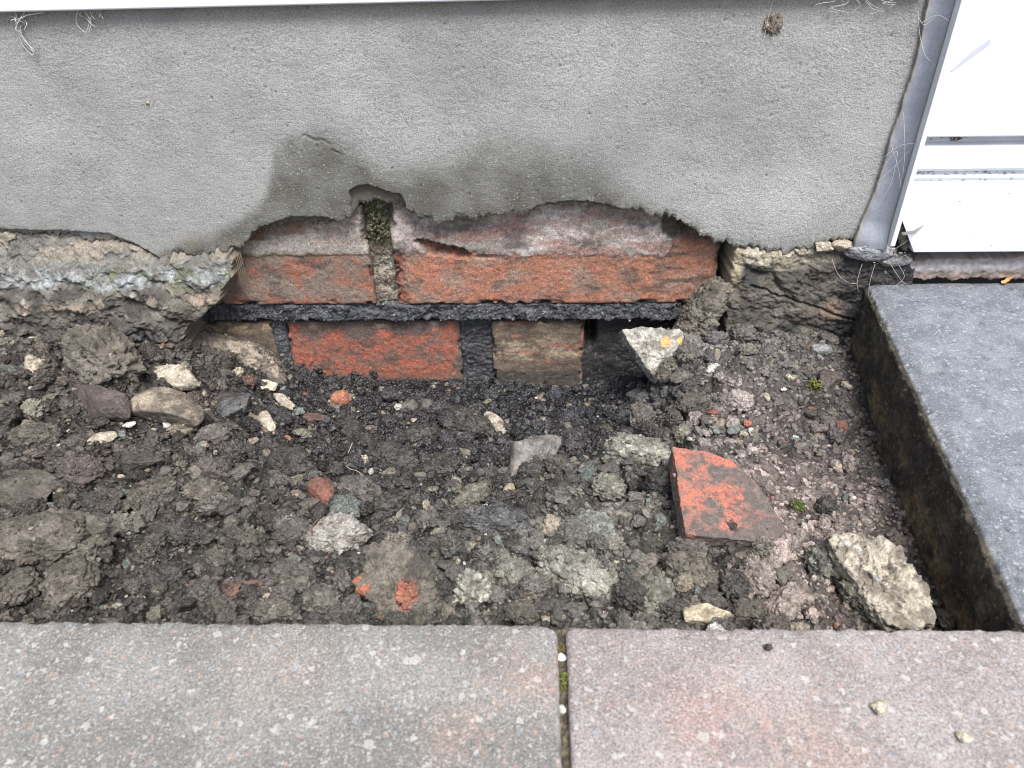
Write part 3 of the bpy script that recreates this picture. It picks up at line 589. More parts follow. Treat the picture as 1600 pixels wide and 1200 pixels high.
def edge_z(x):
    x = np.asarray(x, float)
    return np.interp(x, ed_x, ed_z)+.0011*fbm2(x*160, x*0+3, 3, 5)+.0009*n2(x*700, x*0, 6)+.0034*(np.abs(n2(x*200, x*0+2, 7))-.25)+.0005*n2(x*1500, x*0, 8)
_e0 = edge_z
def edge_z(x):
    x = np.asarray(x, float); g = x/.0046+.6*n2(x*400, x*0+1, 31); i = np.floor(g); f_ = ss(.35, .65, g-i); a = h01(i.astype(np.int64), np.zeros(i.shape, np.int64), seed=32); b_ = h01(i.astype(np.int64)+1, np.zeros(i.shape, np.int64), seed=32)
    return _e0(x)+((a*(1-f_)+b_*f_)-.5)*.0030+.0045*fbm2(x*45, x*0+7, 4, 33)*ss(-.235, -.26, x)
def interp(pts, v, ax=0):
    p = np.array(pts, float)/1000; return np.interp(v, p[:, ax], p[:, 1-ax])
# cement render: a 12 mm coat, broken and ragged at its foot
nx = 1150; xs = np.linspace(-.46, .2125, nx)
t = np.r_[np.linspace(0, 1, 60)[:-1]**1.3*.03, np.linspace(.03, 1, 190)]; nz_ = len(t)
ez = edge_z(xs); X = np.tile(xs, (nz_, 1)); Z = ez[None]+(0.184-ez[None])*t[:, None]
Xr, Zr = X.ravel(), Z.ravel(); dE = Zr-np.tile(ez, nz_)
y = -.012+.0006*fbm2(Xr*25, Zr*25, 3, 51)+.00022*fbm2(Xr*350, Zr*420, 3, 52)+.0022*np.exp(-dE/.0016)*(.2+.9*ss(-.3, .3, fbm2(Xr*90, Zr*90, 3, 53)))+.0006*fbm2(Xr*260, Zr*260, 3, 54)*np.exp(-dE/.005)
y -= .003*np.exp(-((Xr-.15)/.06)**2)*np.exp(-((Zr-.04)/.02)**2)*.6
arc1 = interp([(-113, 40), (-112, 65), (-106, 68), (-100, 68.6), (-92, 66), (-85, 63), (-80, 62), (-78, 57), (-77, 40)], Xr)+.0006*n2(Xr*500, Zr*500, 8)
m1 = ss(0, .0008, arc1-Zr)*ss(-.1135, -.112, Xr)*ss(-.0765, -.078, Xr)
arc2 = interp([(-182, 30), (-178, 38), (-165, 44), (-150, 48.5), (-136, 48), (-128, 47.5), (-122, 45), (-121, 30)], Xr)+.0006*n2(Xr*400, Zr*400, 9)
m2 = ss(0, .0007, arc2-Zr)*ss(-.184, -.180, Xr)*ss(-.119, -.121, Xr)
arc3 = interp([(-5, 40), (0, 52), (10, 56), (24, 57.5), (38, 56.5), (52, 53), (60, 50), (64, 40)], Xr)+.0005*n2(Xr*400, Zr*400, 10)
m3 = ss(0, .0006, arc3-Zr)*ss(.066, .062, Xr)*ss(-.007, -.003, Xr)
arc4 = interp([(-460, 48), (-380, 46), (-340, 42), (-316, 40.5), (-300, 40.5), (-285, 39), (-270, 38), (-255, 31), (-243, 22), (-240, 10)], Xr)
m4 = ss(0, .0007, arc4-Zr)*ss(-.238, -.245, Xr)
y += .0045*m1+.0035*m2+.002*m3+.0028*m4
# a short trowel nick and a few pock marks
d = np.abs((Zr-.0965)+.28*(Xr+.127)-.0008*np.sin(Xr*700)); nick = ss(.0011, .0003, d)*ss(-.137, -.134, Xr)*ss(-.117, -.120, Xr); y += .0006*nick; 
d = np.abs((Zr-.0885)+.55*(Xr+.115)); nick2 = ss(.0006, .0002, d)*ss(-.120, -.1185, Xr)*ss(-.111, -.113, Xr); y += .0008*nick2
f1, f2, ii = worley(Xr*160, Zr*160, 61); pock = ss(.16, .06, f1)*(ii > .95); y += .0006*pock
V = np.c_[Xr, y, Zr]
n1 = fbm2(Xr*14, Zr*14, 4, 62); n2b = fbm2(Xr*70, Zr*90, 4, 63)
c = np.array([.322, .327, .318])*(1+.24*n1+.12*n2b+.10*fbm2(Xr*9, Zr*22, 3, 69))[:, None]
dz = interp([(-460, 20), (-300, 20), (-262, 22), (-240, 24.4), (-205, 36), (-182, 44), (-163, 66), (-153, 88), (-143, 95), (-124, 99), (-105, 93), (-88, 84), (-72, 82), (-57, 87), (-27, 95), (7, 92.5), (26, 88.5), (49, 77), (66, 64), (84, 52), (100, 42), (118, 30), (140, 20)], Xr)
dn = dz-Zr+.0085*fbm2(Xr*38, Zr*38, 5, 64)
sharp = ss(-.17, -.05, Xr); dn = dn-.004*ss(-.04, .02, Xr); wet = ss(-.006-.008*sharp, .007+.014*sharp, dn)*(.90-.02*ss(-.08, .05, Xr))
dip = np.exp(-((Xr+.066)/.02)**2)*np.exp(-((Zr-.088)/.012)**2); wet *= (1-.6*dip)*(.84+.3*ss(-.3, .4, fbm2(Xr*55, Zr*55, 4, 71)))
c = c*(1-wet[:, None]*np.array([.60, .61, .645]))
tp = ss(.155, .178, Zr+.004*n1); c = c*(1-tp[:, None]*np.array([.20, .22, .28]))  # browner, darker top: shade of the sill put into the colour
bl = np.exp(-((Xr-.14)/.06)**2)*np.exp(-((Zr-.06)/.02)**2); c = c*(1+.12*bl)[:, None]
tn = np.exp(-((Xr+.20)/.03)**2)*np.exp(-((Zr-.028)/.008)**2)*ss(-.3, .3, n2b); c = mix(c, (.22, .19, .14), tn*.6)
lip = np.clip(np.maximum.reduce([m1, m2, m3]), 0, 1); c = mix(c, (.15, .14, .115), lip*.75); c = mix(c, (.36, .31, .25), m4*ss(-.3, .4, n2b)*.7)
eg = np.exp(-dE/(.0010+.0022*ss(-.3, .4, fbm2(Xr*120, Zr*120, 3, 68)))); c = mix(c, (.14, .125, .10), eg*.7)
c = mix(c, (.06, .055, .045), np.clip(pock*.3+nick*.2+nick2*.4, 0, 1))
# underside returning to the bricks
nb = 9; V2 = []; C2 = []
fr = V[:nx]; cf = c[:nx]
for k in range(1, nb+1):
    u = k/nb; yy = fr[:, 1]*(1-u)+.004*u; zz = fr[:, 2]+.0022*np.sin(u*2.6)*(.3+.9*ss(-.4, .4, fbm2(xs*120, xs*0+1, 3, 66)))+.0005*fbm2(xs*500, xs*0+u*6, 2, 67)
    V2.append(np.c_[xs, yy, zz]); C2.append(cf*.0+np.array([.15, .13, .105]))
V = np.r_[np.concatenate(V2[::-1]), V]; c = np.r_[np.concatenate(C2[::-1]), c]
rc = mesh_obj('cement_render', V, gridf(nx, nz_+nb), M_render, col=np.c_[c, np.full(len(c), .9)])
adopt(rc, wall)

# bricks
def fz(*a, **k): return fbm2(*a, **k)
def col_upperA(x, z):
    n = fz(x*60, z*60, 4, 101); m = fz(x*300, z*300, 3, 102); b = .0165+.0025*fz(x*80, z*0, 3, 103)
    c = mix((.34, .12, .066), (.23, .175, .135), ss(-.30, .25, n+.5*m)); c = mix(c, (.36, .33, .29), ss(-.001, .003, z-b))
    c = mix(c, (.45, .36, .32), ss(-.001, .003, z-b)*ss(-.1, .2, fz(x*50, z*90, 3, 104))); c = mix(c, (.14, .15, .07), np.exp(-((z-b)/.0022)**2)*ss(-.12, -.17, x)*.8)
    c = mix(c, (.20, .07, .035), ss(.0, .0015, .0335+.004*n-z+.0*x)*ss(.026, .029, z+.002*m)*ss(-.172, -.176, x)*.9+0*x); c = mix(c, (.20, .10, .05), ss(.030, .0325, z)*ss(-.145, -.15, x)*.75)
    s = ss(.0, .003, x+.1118-.10*(z-.03)+.0016*m)*ss(.018, .030, z); c = mix(c, (.15, .13, .085), s*.85)
    return c, .0009*ss(-.0005, .0005, z-b)-.006*s
def col_upperB(x, z):
    n = fz(x*45, z*80, 4, 111); m = fz(x*300, z*300, 3, 112)
    b = .0150+.002*fz(x*70, z*0, 4, 113)+.0035*np.exp(-((x+.062)/.020)**2)+.0014*fz(x*260, z*0, 3, 118)+ss(.088, .1, x)*.05
    c = mix((.41, .150, .078), (.33, .20, .14), ss(-.1, .35, n+.2*m)); c = mix(c, (.13, .075, .055), ss(.02, .38, fz(x*40+5, z*150, 4, 114))*ss(.02, .07, x)*.95)
    c = mix(c, (.28, .06, .03), ss(-.086, -.090, x)*.7)
    up = ss(-.0012, .0022, z-b+.0042*m+.0030*n); w = mix((.38, .29, .265), (.54, .48, .455), ss(-.2, .25, fz(x*40, z*120, 4, 115)+.3*m)); w = mix(w, (.26, .255, .20), ss(-.0, .3, fz(x*35+3, z*60, 3, 116))*.7)
    w = mix(w, (.38, .19, .15), ss(.05, .3, fz(x*30+9, z*80, 3, 117))*.75); w = mix(w, (.20, .18, .155), ss(.05, .35, fz(x*90+9, z*140, 4, 119))*.55)
    c = mix(c, w, up); cm = ss(1.15, .75, ((x+.059+.003*n)/.0185)**2+((z-.0205+.28*(x+.06)+.004*n+.002*m)/.0046)**2); c = mix(c, mix((.10, .040, .028), (.26, .085, .045), ss(-.1, .3, m)), cm); cn = ss(1.1, .7, ((x-.092+.004*m)/.010)**2+((z-.037+.005*n)/.009)**2); c = mix(c, (.075, .068, .04), cn*.9); c = mix(c, (.12, .075, .05), ss(.094, .100, x+.003*m)*ss(.022, .028, z)*.9)
    c = mix(c, (.10, .085, .06), np.exp(-((x-.040)/.005)**2-((z+.0105)/.005)**2)*.6)
    c = mix(c, (.09, .05, .035), ss(.117, .123, x)*.8)
    rel = .0008*up-.0045*cm-.003*cn*(1+m)-.003*np.exp(-(((x+.031)/.006)**2+((z-.0145)/.0015)**2)**2)-.003*ss(.095, .102, x)*ss(.020, .027, z)-.0035*ss(-.083, -.089, x+.003*m)*(1+.8*m)*ss(.022, .016, z)
    s = ss(.0, .003, -.0870-x-.0016*m)*ss(.030, .038, z); c = mix(c, (.16, .12, .08), s*.8); rel = rel-.005*s
    return c, rel
def col_C(x, z):
    n = fz(x*60, z*120, 4, 121); c = mix((.13, .095, .065), (.34, .235, .12), ss(-.05, .2, n)*ss(-.05, -.042, z)); return c, 0*x
def col_D(x, z):
    n = fz(x*45, z*60, 4, 131); m = fz(x*300, z*300, 3, 132)
    c = mix((.40, .100, .047), (.27, .095, .06), ss(-.2, .4, m+n*.5)); c = mix(c, (.13, .10, .085), ss(-.04, .34, n+.5*m+ss(-.052, -.040, z)*.30+ss(-.10, -.15, x)*.06)*.92)
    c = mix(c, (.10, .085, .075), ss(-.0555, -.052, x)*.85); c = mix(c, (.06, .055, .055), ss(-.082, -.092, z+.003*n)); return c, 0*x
def col_E(x, z):
    n = fz(x*40, z*130, 4, 141); m = fz(x*300, z*300, 3, 142)
    c = mix((.13, .095, .06), (.38, .29, .18), ss(-.25, .3, n+.5*m)*np.exp(-((z+.064)/.014)**2)); c = mix(c, (.36, .13, .075), ss(.16, .36, fz(x*50+2, z*180, 3, 144))*ss(-.078, -.07, z))
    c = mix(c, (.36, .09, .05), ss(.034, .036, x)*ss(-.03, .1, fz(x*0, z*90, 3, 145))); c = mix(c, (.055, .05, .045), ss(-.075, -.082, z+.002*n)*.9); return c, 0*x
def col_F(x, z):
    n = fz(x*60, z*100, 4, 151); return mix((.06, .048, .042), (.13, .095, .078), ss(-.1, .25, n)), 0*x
def brick(x0, x1, z0, z1, yf, fn, seed, label):
    h = ((x1-x0)/2, .025, (z1-z0)/2); P, N, Qd = boxgrid(h, .0009, .0022)
    P = P+np.array([(x0+x1)/2, yf+.025, (z0+z1)/2]); x, z = P[:, 0], P[:, 2]
    c, rel = fn(x+.001*fbm2(x*300, z*300, 2, seed), z)
    er = np.minimum.reduce([x-x0, x1-x, z-z0, z1-z]); chip = ss(.0045, .0, er)*ss(.05, .3, fbm3(P*85, 3, seed))*.0035
    P = P+N*(.0009*fbm3(P*45, 3, seed+1)+.00055*fbm3(P*260, 4, seed+2)-chip)[:, None]; P[:, 1] -= rel*(N[:, 1] < -.5)
    c = mix(c, np.array((.40, .12, .06)), ss(.0, .0012, chip)*.6*ss(-.03, -.01, z)); bk = ss(.10, .42, fbm2(x*38+seed, z*75, 5, seed+13)+.25*fbm2(x*300, z*300, 2, seed+14)); c = mix(c, (.075, .062, .055), bk*.7); c = mix(c, (.09, .075, .062), ss(.0022, .0, er)*.6); g1 = ss(-.05, .35, fbm2(x*110, z*170, 4, seed+9))*.5+.25*ss(.0, .3, fbm2(x*260, z*380, 3, seed+11)); c = mix(c, (.17, .135, .11), g1*.75); gl = c.mean(1)[:, None]; c = c*.80+gl*.20; c = c*(1+.30*fbm2(x*420, z*420, 3, seed+7))[:, None]
    o = mesh_obj('brick', P, Qd, M_brick, col=np.c_[np.clip(c, .01, 1), np.full(len(P), .85)]); o['label'] = label; return adopt(o, wall)
brick(-.2190, -.1072, -.0215, .0515, 0, col_upperA, 201, 'weathered half brick left of the mossy joint in the upper course')
brick(-.0920, .1230, -.0215, .0570, -.0004, col_upperB, 202, 'long red brick with pale old paint across its upper half')
brick(-.2960, -.1850, -.100, -.0375, .004, col_C, 203, 'brown brick end at the left of the lower course')
brick(-.1765, -.0510, -.104, -.0380, .0055, col_D, 204, 'bright red brick in the lower course')
brick(-.0290, .0372, -.104, -.0385, .0050, col_E, 205, 'buff brown half brick in the lower course')
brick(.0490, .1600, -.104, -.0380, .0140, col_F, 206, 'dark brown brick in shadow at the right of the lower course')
# mortar between and behind the bricks
nx, nz_ = 760, 260; X, Z = np.meshgrid(np.linspace(-.45, .245, nx), np.linspace(-.128, .06, nz_)); X = X.ravel(); Z = Z.ravel()
n = fbm2(X*70, Z*70, 4, 301); m = fbm2(X*350, Z*350, 3, 302)
y = .013+.002*n+0*X; c = np.tile([.04, .038, .038], (len(X), 1)); rg = np.full(len(X), .5)
up = ss(-.0225, -.0205, Z); pj = ss(-.1105, -.1080, X)*ss(-.0890, -.0916, X)*up
y = y*(1-pj)+pj*(.0055+.0035*n+.0018*m)
cj = mix((.15, .125, .095), (.30, .27, .215), ss(-.3, .3, n+.6*m)); cj = mix(cj, (.09, .10, .035), ss(.014, .024, Z+.003*n)*ss(-.3, .15, m+n+.15)); cj = mix(cj, (.05, .05, .05), ss(.012, .006, Z)*ss(.003, .008, Z)*.6); cj = mix(cj, (.40, .40, .34), ss(.22, .34, m+.5*n)*ss(.018, .024, Z)*.8)
c = mix(c, cj, pj); rg = rg*(1-pj)+.85*pj
zb0 = -.0345+.0030*fbm2(X*60, X*0, 4, 303)+.0008*fbm2(X*260, X*0, 3, 306); q1, q2, q3 = domes(X+.002*n, Z+.002*m, .0042, 308); r1, r2_, r3 = domes(X, Z, .0020, 309); bed = ss(-.0212, -.0222, Z-.001*m)*ss(-.0006, .0010, Z-zb0)*ss(.118, .112, X-.004*m)
prot = .0030*ss(-.3, .3, fbm2(X*40, X*0+4, 3, 305)); y = y*(1-bed)+bed*(.0030-prot*1.1+.0030*n+.0014*m-.0005*(r1-.3)+.0022*fbm2(X*110, Z*140, 5, 311)+.0007*fbm2(X*600, Z*600, 3, 312)+.25*np.clip(-.0245-Z, 0, .01)*-.6)
c = mix(c, np.array([.060, .063, .071])*np.clip(.35+.9*q3*(.4+.6*r3)+.5*m+.3*n, .15, 2)[:, None]*1.3, bed); rg = rg*(1-bed)+(.40+.3*q3)*bed
bj = ss(-.0535, -.051, X)*ss(-.0265, -.029, X)*ss(-.036, -.039, Z); y = y*(1-bj)+bj*(.0085+.0022*n+.0016*m); c = mix(c, np.array([.055, .056, .060])*(1+.5*m)[:, None], bj)
bj = ss(-.1875, -.185, X)*ss(-.1745, -.177, X)*ss(-.036, -.039, Z); y = y*(1-bj)+bj*(.006+.002*n+.0012*m); c = mix(c, np.array([.075, .078, .085])*(1+.5*m)[:, None], bj)
hole = np.exp(-(((X-.0425)/.0036)**2+((Z+.052)/.011)**2)**2); y += .022*hole; c = mix(c, (.015, .014, .013), hole)
gap = ss(.1225, .1238, X)*ss(.1290, .1275, X)*ss(-.024, -.02, Z); y += .02*gap
mo = mesh_obj('mortar', np.c_[X, y, Z], gridf(nx, nz_), M_mortar, col=np.c_[np.clip(c, .008, 1), rg]); mo['label'] = 'black and sandy old mortar in the joints of the brickwork'; adopt(mo, wall)
rs = np.random.RandomState(12); sel = np.where((bed > .8) | (pj > .8) | (bj > .8))[0]; sel = sel[rs.randint(0, len(sel), 3600)]; D, F1 = ico(1); m_ = len(D); rr = .00028*3.2**rs.rand(len(sel))**1.5
Pg = D[None]*(1+.3*rs.normal(size=(len(sel), m_, 1)).clip(-1, 1))*rr[:, None, None]*rs.uniform(.7, 1.4, (len(sel), 1, 3))+np.c_[X, y, Z][sel][:, None]-np.array([0, .0001, 0])
cg = np.c_[np.clip(c, .008, 1), rg][sel]; cg[:, :3] *= rs.uniform(.5, 2.1, (len(sel), 1)); cg[rs.rand(len(sel)) < .03, :3] = (.26, .24, .20)
mg = mesh_obj('mortar_grit', Pg.reshape(-1, 3), (F1[None]+(np.arange(len(sel))*m_)[:, None, None]).reshape(-1, 3), M_mortar, col=np.repeat(cg, m_, 0), smooth=False); mg['kind'] = 'stuff'; adopt(mg, wall)
# rough concrete clinging to the foot of the wall, left and right of the exposed bricks
def rough(x0, x1, z0, z1, res, yf, cf, name, label, seed):
    nx = int((x1-x0)/res); nz_ = int((z1-z0)/res); X, Z = np.meshgrid(np.linspace(x0, x1, nx), np.linspace(z0, z1, nz_)); X = X.ravel(); Z = Z.ravel()
    wx = X+.003*fbm2(X*130, Z*130, 3, seed); wz = Z+.003*fbm2(X*130, Z*130, 3, seed+1)
    ca, sa = math.cos(.5), math.sin(.5); wx, wz = wx*ca-wz*sa, wx*sa+wz*ca
    d1, e1, i1 = domes(wx, wz*1.5, .019, seed+2); d2, e2, i2 = domes(wx+.002*fbm2(X*300, Z*300, 2, seed+8), wz*1.45, .0085, seed+3); d3, e3, i3 = domes(wx, wz, .0026, seed+4)
    rel = -.0046*(d1-.3)-.0024*(d2-.3)-.0007*(d3-.3)+.0045*fbm2(X*60, Z*75, 5, seed+5)+.0016*np.abs(fbm2(X*150, Z*200, 3, seed+7))+.0007*fbm2(X*500, Z*500, 3, seed+6)
    y, c, rg = cf(X, Z, rel, i1, i2, i3, d1)
    und = ss(-.0010, .0016, Z-edge_z(X)-.0012*fbm2(X*300, Z*300, 2, seed+9)); y = np.maximum(y, y*(1-und)+und*.004)
    o = mesh_obj(name, np.c_[X, y, Z], gridf(nx, nz_), M_conc, col=np.c_[np.clip(c, .01, 1), rg]); o['label'] = label; return adopt(o, wall)
def left_fn(X, Z, rel, i1, i2, i3, d1):
    y = np.interp(Z, [-.09, -.05, -.03, -.01, .008, .02, .034, .06], [-.060, -.046, -.037, -.029, -.022, -.0165, -.010, -.006])+rel*(1.25-.55*ss(.006, .014, Z))
    bx = interp([(-231, -60), (-231, -30), (-224, -20), (-203, -6), (-192, 12), (-188, 30), (-186, 60)], Z, 1)+.0040*fbm2(X*60, Z*150, 4, 401)
    e = ss(-.0030, .0008, X-bx); y = y*(1-e)+e*.02
    n = fbm2(X*50, Z*70, 4, 402); n5 = fbm2(X*220, Z*260, 3, 403)
    c = mix((.060, .055, .048), (.155, .142, .12), ss(-.25, .35, n+.4*(i2-.5))); c = mix(c, (.045, .042, .038), ss(-.008, -.022, Z+.006*n)*.8)
    top = ss(.003, .009, Z+.006*n-.010*ss(-.27, -.2, X)*0); ct = mix((.20, .185, .16), (.36, .38, .39), ss(-.25, .35, n5+n)*ss(.0185, .014, Z+.003*n)*ss(.002, .006, Z+.003*n)*.9+.12); ct = mix(ct, (.30, .255, .20), ss(.55, .8, i1)*ss(.018, .026, Z)); c = mix(c, ct*np.array([.92, .97, 1.0]), top*(.8-.35*ss(.8, .3, i1)))
    c = mix(c, (.10, .12, .045), ss(.1, .3, fbm2(X*90, Z*90, 3, 404)+.12*ss(-.27, -.24, X))*ss(.0, .006, Z)*ss(.02, .014, Z)*ss(-.30, -.27, X)*.55)
    t = ss(.86, .88, i2)*ss(.5, .6, i1)*(1-top); c = mix(c, (.22, .19, .15), t*.6); t = ss(.98, .99, i3)*.6; c = mix(c, (.40, .39, .36), t)
    tb = np.exp(-(((X+.302)/.017)**2+((Z+.008)/.0045)**2)**2)+np.exp(-(((X+.330)/.007)**2+((Z+.0075)/.0045)**2)**2)+np.exp(-(((X+.214)/.009)**2+((Z+.002)/.005)**2)**2); c = mix(c, (.27, .215, .165), np.clip(tb, 0, 1)*ss(-.4, .1, n5+n)*.85)
    bk = ss(-.0165, -.021, Z)*ss(-.30, -.28, X)*ss(-.235, -.25, X); c = mix(c, (.03, .031, .034), bk*.85)
    c = c*(1+.35*n5)[:, None]; rg = .85-.35*bk-.2*ss(-.01, -.02, Z)
    c = mix(c, (.24, .20, .16), ss(-.0045, -.0025, X-bx)*.6)
    return y, c, rg
rough(-.45, -.180, -.09, .055, .00055, left_fn, left_fn, 'rough_concrete', 'lumpy brown concrete with a pale band at the foot of the wall, left of the bricks', 410)
def right_fn(X, Z, rel, i1, i2, i3, d1):
    y = np.interp(Z, [-.07, -.03, -.01, .01, .03, .05], [-.020, -.0185, -.016, -.013, -.009, -.004])+rel*.8
    e = ss(.0012, -.0012, X-.1275-.0035*fbm2(X*0, Z*110, 3, 420)+.0*Z); y = y*(1-e)+e*.025
    crk = np.abs((Z+.008)+.35*(X-.165)-.002*fbm2(X*90, Z*0, 3, 421)); y += .003*ss(.0012, .0002, crk)*ss(.140, .145, X)
    n = fbm2(X*60, Z*70, 4, 422); n5 = fbm2(X*260, Z*260, 3, 423)
    c = mix((.065, .060, .052), (.13, .115, .095), ss(-.2, .3, n)); p = ss(.008, .016, Z+.004*n)*ss(.19, .165, X); c = mix(c, mix((.28, .25, .18), (.42, .39, .31), ss(.3, .7, i2)), p*.85)
    c = mix(c, (.30, .26, .17), ss(.137, .131, X+.002*n)*ss(-.006, .0, Z)*.8); c = mix(c, (.022, .021, .022), ss(.192, .204, X+.006*n)*.9); c = mix(c, (.03, .03, .032), ss(.15, .4, fbm2(X*45+4, Z*45, 3, 424))*.7*(1-p))
    c = mix(c, (.17, .125, .09), np.exp(-(((X-.196)/.008)**2+((Z+.018)/.007)**2)**2)*.8)
    return y, c*(1+.35*n5)[:, None], .75-.2*ss(.19, .2, X)
rough(.120, .245, -.085, .045, .00055, right_fn, right_fn, 'rough_concrete', 'dark cracked concrete at the foot of the wall, right of the bricks', 430)
# the wall behind and above
me = bpy.data.meshes.new('wall_core'); bm = bmesh.new()
for (x0, x1, y0, y1, z0, z1) in ((-1.6, .2, .041, .25, -.14, 2.4), (.2, 1.6, .041, .25, -.14, .0), (-1.6, -.455, -.012, .04, -.14, .175)):
    r = bmesh.ops.create_cube(bm, size=1)
    for v in r['verts']: v.co = Vector(((x0+x1)/2+v.co.x*(x1-x0), (y0+y1)/2+v.co.y*(y1-y0), (z0+z1)/2+v.co.z*(z1-z0)))
bm.to_mesh(me); bm.free(); me.materials.append(plain('grey_cement', (.30, .29, .27), .9, .2))
core = bpy.data.objects.new('wall_core', me); COL.objects.link(core); adopt(core, wall)

# mossy clump in the upright joint
def moss(name, loc, r, n, seed, label, cat='moss', c0=(.07, .08, .02), c1=(.20, .21, .05), stretch=(1, 1, 1)):
    rs = np.random.RandomState(seed); VV = []; FF = []; CC = []; off = 0
    for k in range(n):
        P, Fq = ico(1); q = rs.normal(size=3); q = q/np.linalg.norm(q)*rs.rand()**.4*r*np.array(stretch); s = rs.uniform(.10, .22)*r
        P = rotz(P*np.array([s*1.6, s*.6, s*.6]), rs.uniform(0, 360), rs.uniform(-80, 80), rs.uniform(-80, 80))+q
        VV.append(P); FF.append(Fq+off); off += len(P); CC.append(np.tile(np.r_[mix(c0, c1, np.array([rs.rand()]))[0], .8], (len(P), 1)))
    o = mesh_obj(name, np.concatenate(VV), np.concatenate(FF), M_rock, col=np.concatenate(CC)); o.location = loc; return tag(o, label, cat)
moss('moss_tuft', (-.0995, .001, .036), .0070, 120, 1, 'dark green moss filling the upright joint between the two upper bricks', c0=(.045, .045, .03), c1=(.15, .155, .085), stretch=(.85, .55, 1.5))

# ------------------------------------------------------------------ white plastic sill, door frame and sealant
def wbox(name, x0, x1, y0, y1, z0, z1, par, bev=.0012, mat=None):
    me = bpy.data.meshes.new(name); bm = bmesh.new(); bmesh.ops.create_cube(bm, size=1)
    for v in bm.verts: v.co = Vector(((x0+x1)/2+v.co.x*(x1-x0), (y0+y1)/2+v.co.y*(y1-y0), (z0+z1)/2+v.co.z*(z1-z0)))
    bmesh.ops.bevel(bm, geom=bm.edges[:], offset=bev, segments=3, profile=.5, affect='EDGES')
    for q in bm.faces: q.smooth = True
    bm.to_mesh(me); bm.free(); me.materials.append(mat or M_white); o = bpy.data.objects.new(name, me); COL.objects.link(o)
    m = o.modifiers.new('wn', 'WEIGHTED_NORMAL')
    if par: adopt(o, par)
    return o
sl = wbox('window_sill', -.7, .2050, -.018, .038, .16, .200, None, .0012)
for v in sl.data.vertices: v.co.z += (0.00776+0.00785*(v.co.x-(-0.28390)) if v.co.z < .17 else 0)   # the sill runs slightly out of level
tag(sl, 'white plastic sill running along the top of the grey rendered wall', 'window sill', kind='thing')
df = empty('door_frame', (.3, 0, .0), 'white plastic door frame and grooved threshold at the right of the wall', 'door frame'); df['kind'] = 'thing'
def extr(name, prof, x0, x1, par, mat, slant=0):
    """profile of (y, z) mm pairs run along x; slant leans the left end"""
    p = np.array(prof, float)/1000; n = len(p); V = []
    for x in (x0, x1):
        for q in p: V.append((x+(slant*max(0, .048-q[1]) if x == x0 else 0), q[0], q[1]))
    Fq = [[i, (i+1) % n, n+(i+1) % n, n+i] for i in range(n)]
    me = bpy.data.meshes.new(name); me.from_pydata(V, [], [f_[::-1] for f_ in Fq]+[list(range(n)), list(range(2*n-1, n-1, -1))]); me.update()
    bm = bmesh.new(); bm.from_mesh(me); bmesh.ops.recalc_face_normals(bm, faces=bm.faces[:]); bmesh.ops.bevel(bm, geom=bm.edges[:], offset=.0004, segments=2, affect='EDGES')
    for q in bm.faces: q.smooth = True
    bm.to_mesh(me); bm.free(); me.materials.append(mat); o = bpy.data.objects.new(name, me); COL.objects.link(o); o.modifiers.new('wn', 'WEIGHTED_NORMAL')
    return adopt(o, par)
extr('side_trim', [(-26, 32), (-26, 420), (-8, 420), (-8, 32)], .2185, .2218, df, M_white)
extr('threshold', [(-20, 25.8), (-23, 26.6), (-23, 48), (-23, 68.6), (-21, 69.6), (-18.6, 70.2), (-18.6, 71.5), (-20, 72.2), (-20, 73.8), (-18.2, 74.4), (-18.2, 76.2), (-20.5, 77.2), (-21.5, 78.5), (-21.5, 89), (-20, 91.5), (-15, 92.5), (-12, 96.6), (0, 96.8), (0, 48), (0, 25.8)], .2223, .75, df, M_white, slant=.62)
wbox('bottom_rail', .2223, .75, -.0235, 0, .0975, .1480, df)
wbox('door_post', .2223, .2410, -.0230, 0, .1462, .60, df)
wbox('door_panel', .2385, .75, -.012, -.002, .1400, .60, df)
# the slanting weld seam at the frame corner
me = bpy.data.meshes.new('weld_seam'); P = [(.2250, .1335), (.2258, .1333), (.2415, .1470), (.2406, .1492), (.2330, .1432)]
V = [(p[0], -.0239, p[1]) for p in P]+[(p[0], -.0220, p[1]) for p in P]; n = len(P)
me.from_pydata(V, [], [list(range(n))]+[[i, i+n, (i+1) % n+n, (i+1) % n] for i in range(n)]); me.update(); me.materials.append(plain('grey_plastic_burr', (.50, .52, .58), .5))
ws = bpy.data.objects.new('weld_seam', me); COL.objects.link(ws); adopt(ws, df)
# dirt caught in the grooves of the threshold
def specks(name, n, fx, fz_, y, r0, r1, seed, par, c0, c1, label=None):
    rs = np.random.RandomState(seed); VV = []; FF = []; CC = []; off = 0
    for k in range(n):
        P, Fq = ico(2); s = rs.uniform(r0, r1); P = P*np.array([s*rs.uniform(.8, 1.8), s*.5, s*rs.uniform(.5, 1)])*(1+.3*fbm3(P*2+k, 2, k))[:, None]
        P = P+np.array([fx(rs), y, fz_(rs)]); VV.append(P); FF.append(Fq+off); off += len(P); CC.append(np.tile(np.r_[mix(c0, c1, np.array([rs.rand()]))[0], .9], (len(P), 1)))
    o = mesh_obj(name, np.concatenate(VV), np.concatenate(FF), M_rock, col=np.concatenate(CC))
    if par: adopt(o, par)
    return o
o = specks('dirt', 70, lambda r: .2235+abs(r.normal())*.006 if r.rand() < .4 else r.normal()*.0026+.2435, lambda r: .0965-abs(r.normal())*.0016, -.0145, .0002, .0007, 3, df, (.05, .04, .03), (.22, .17, .12))
o['kind'] = 'stuff'
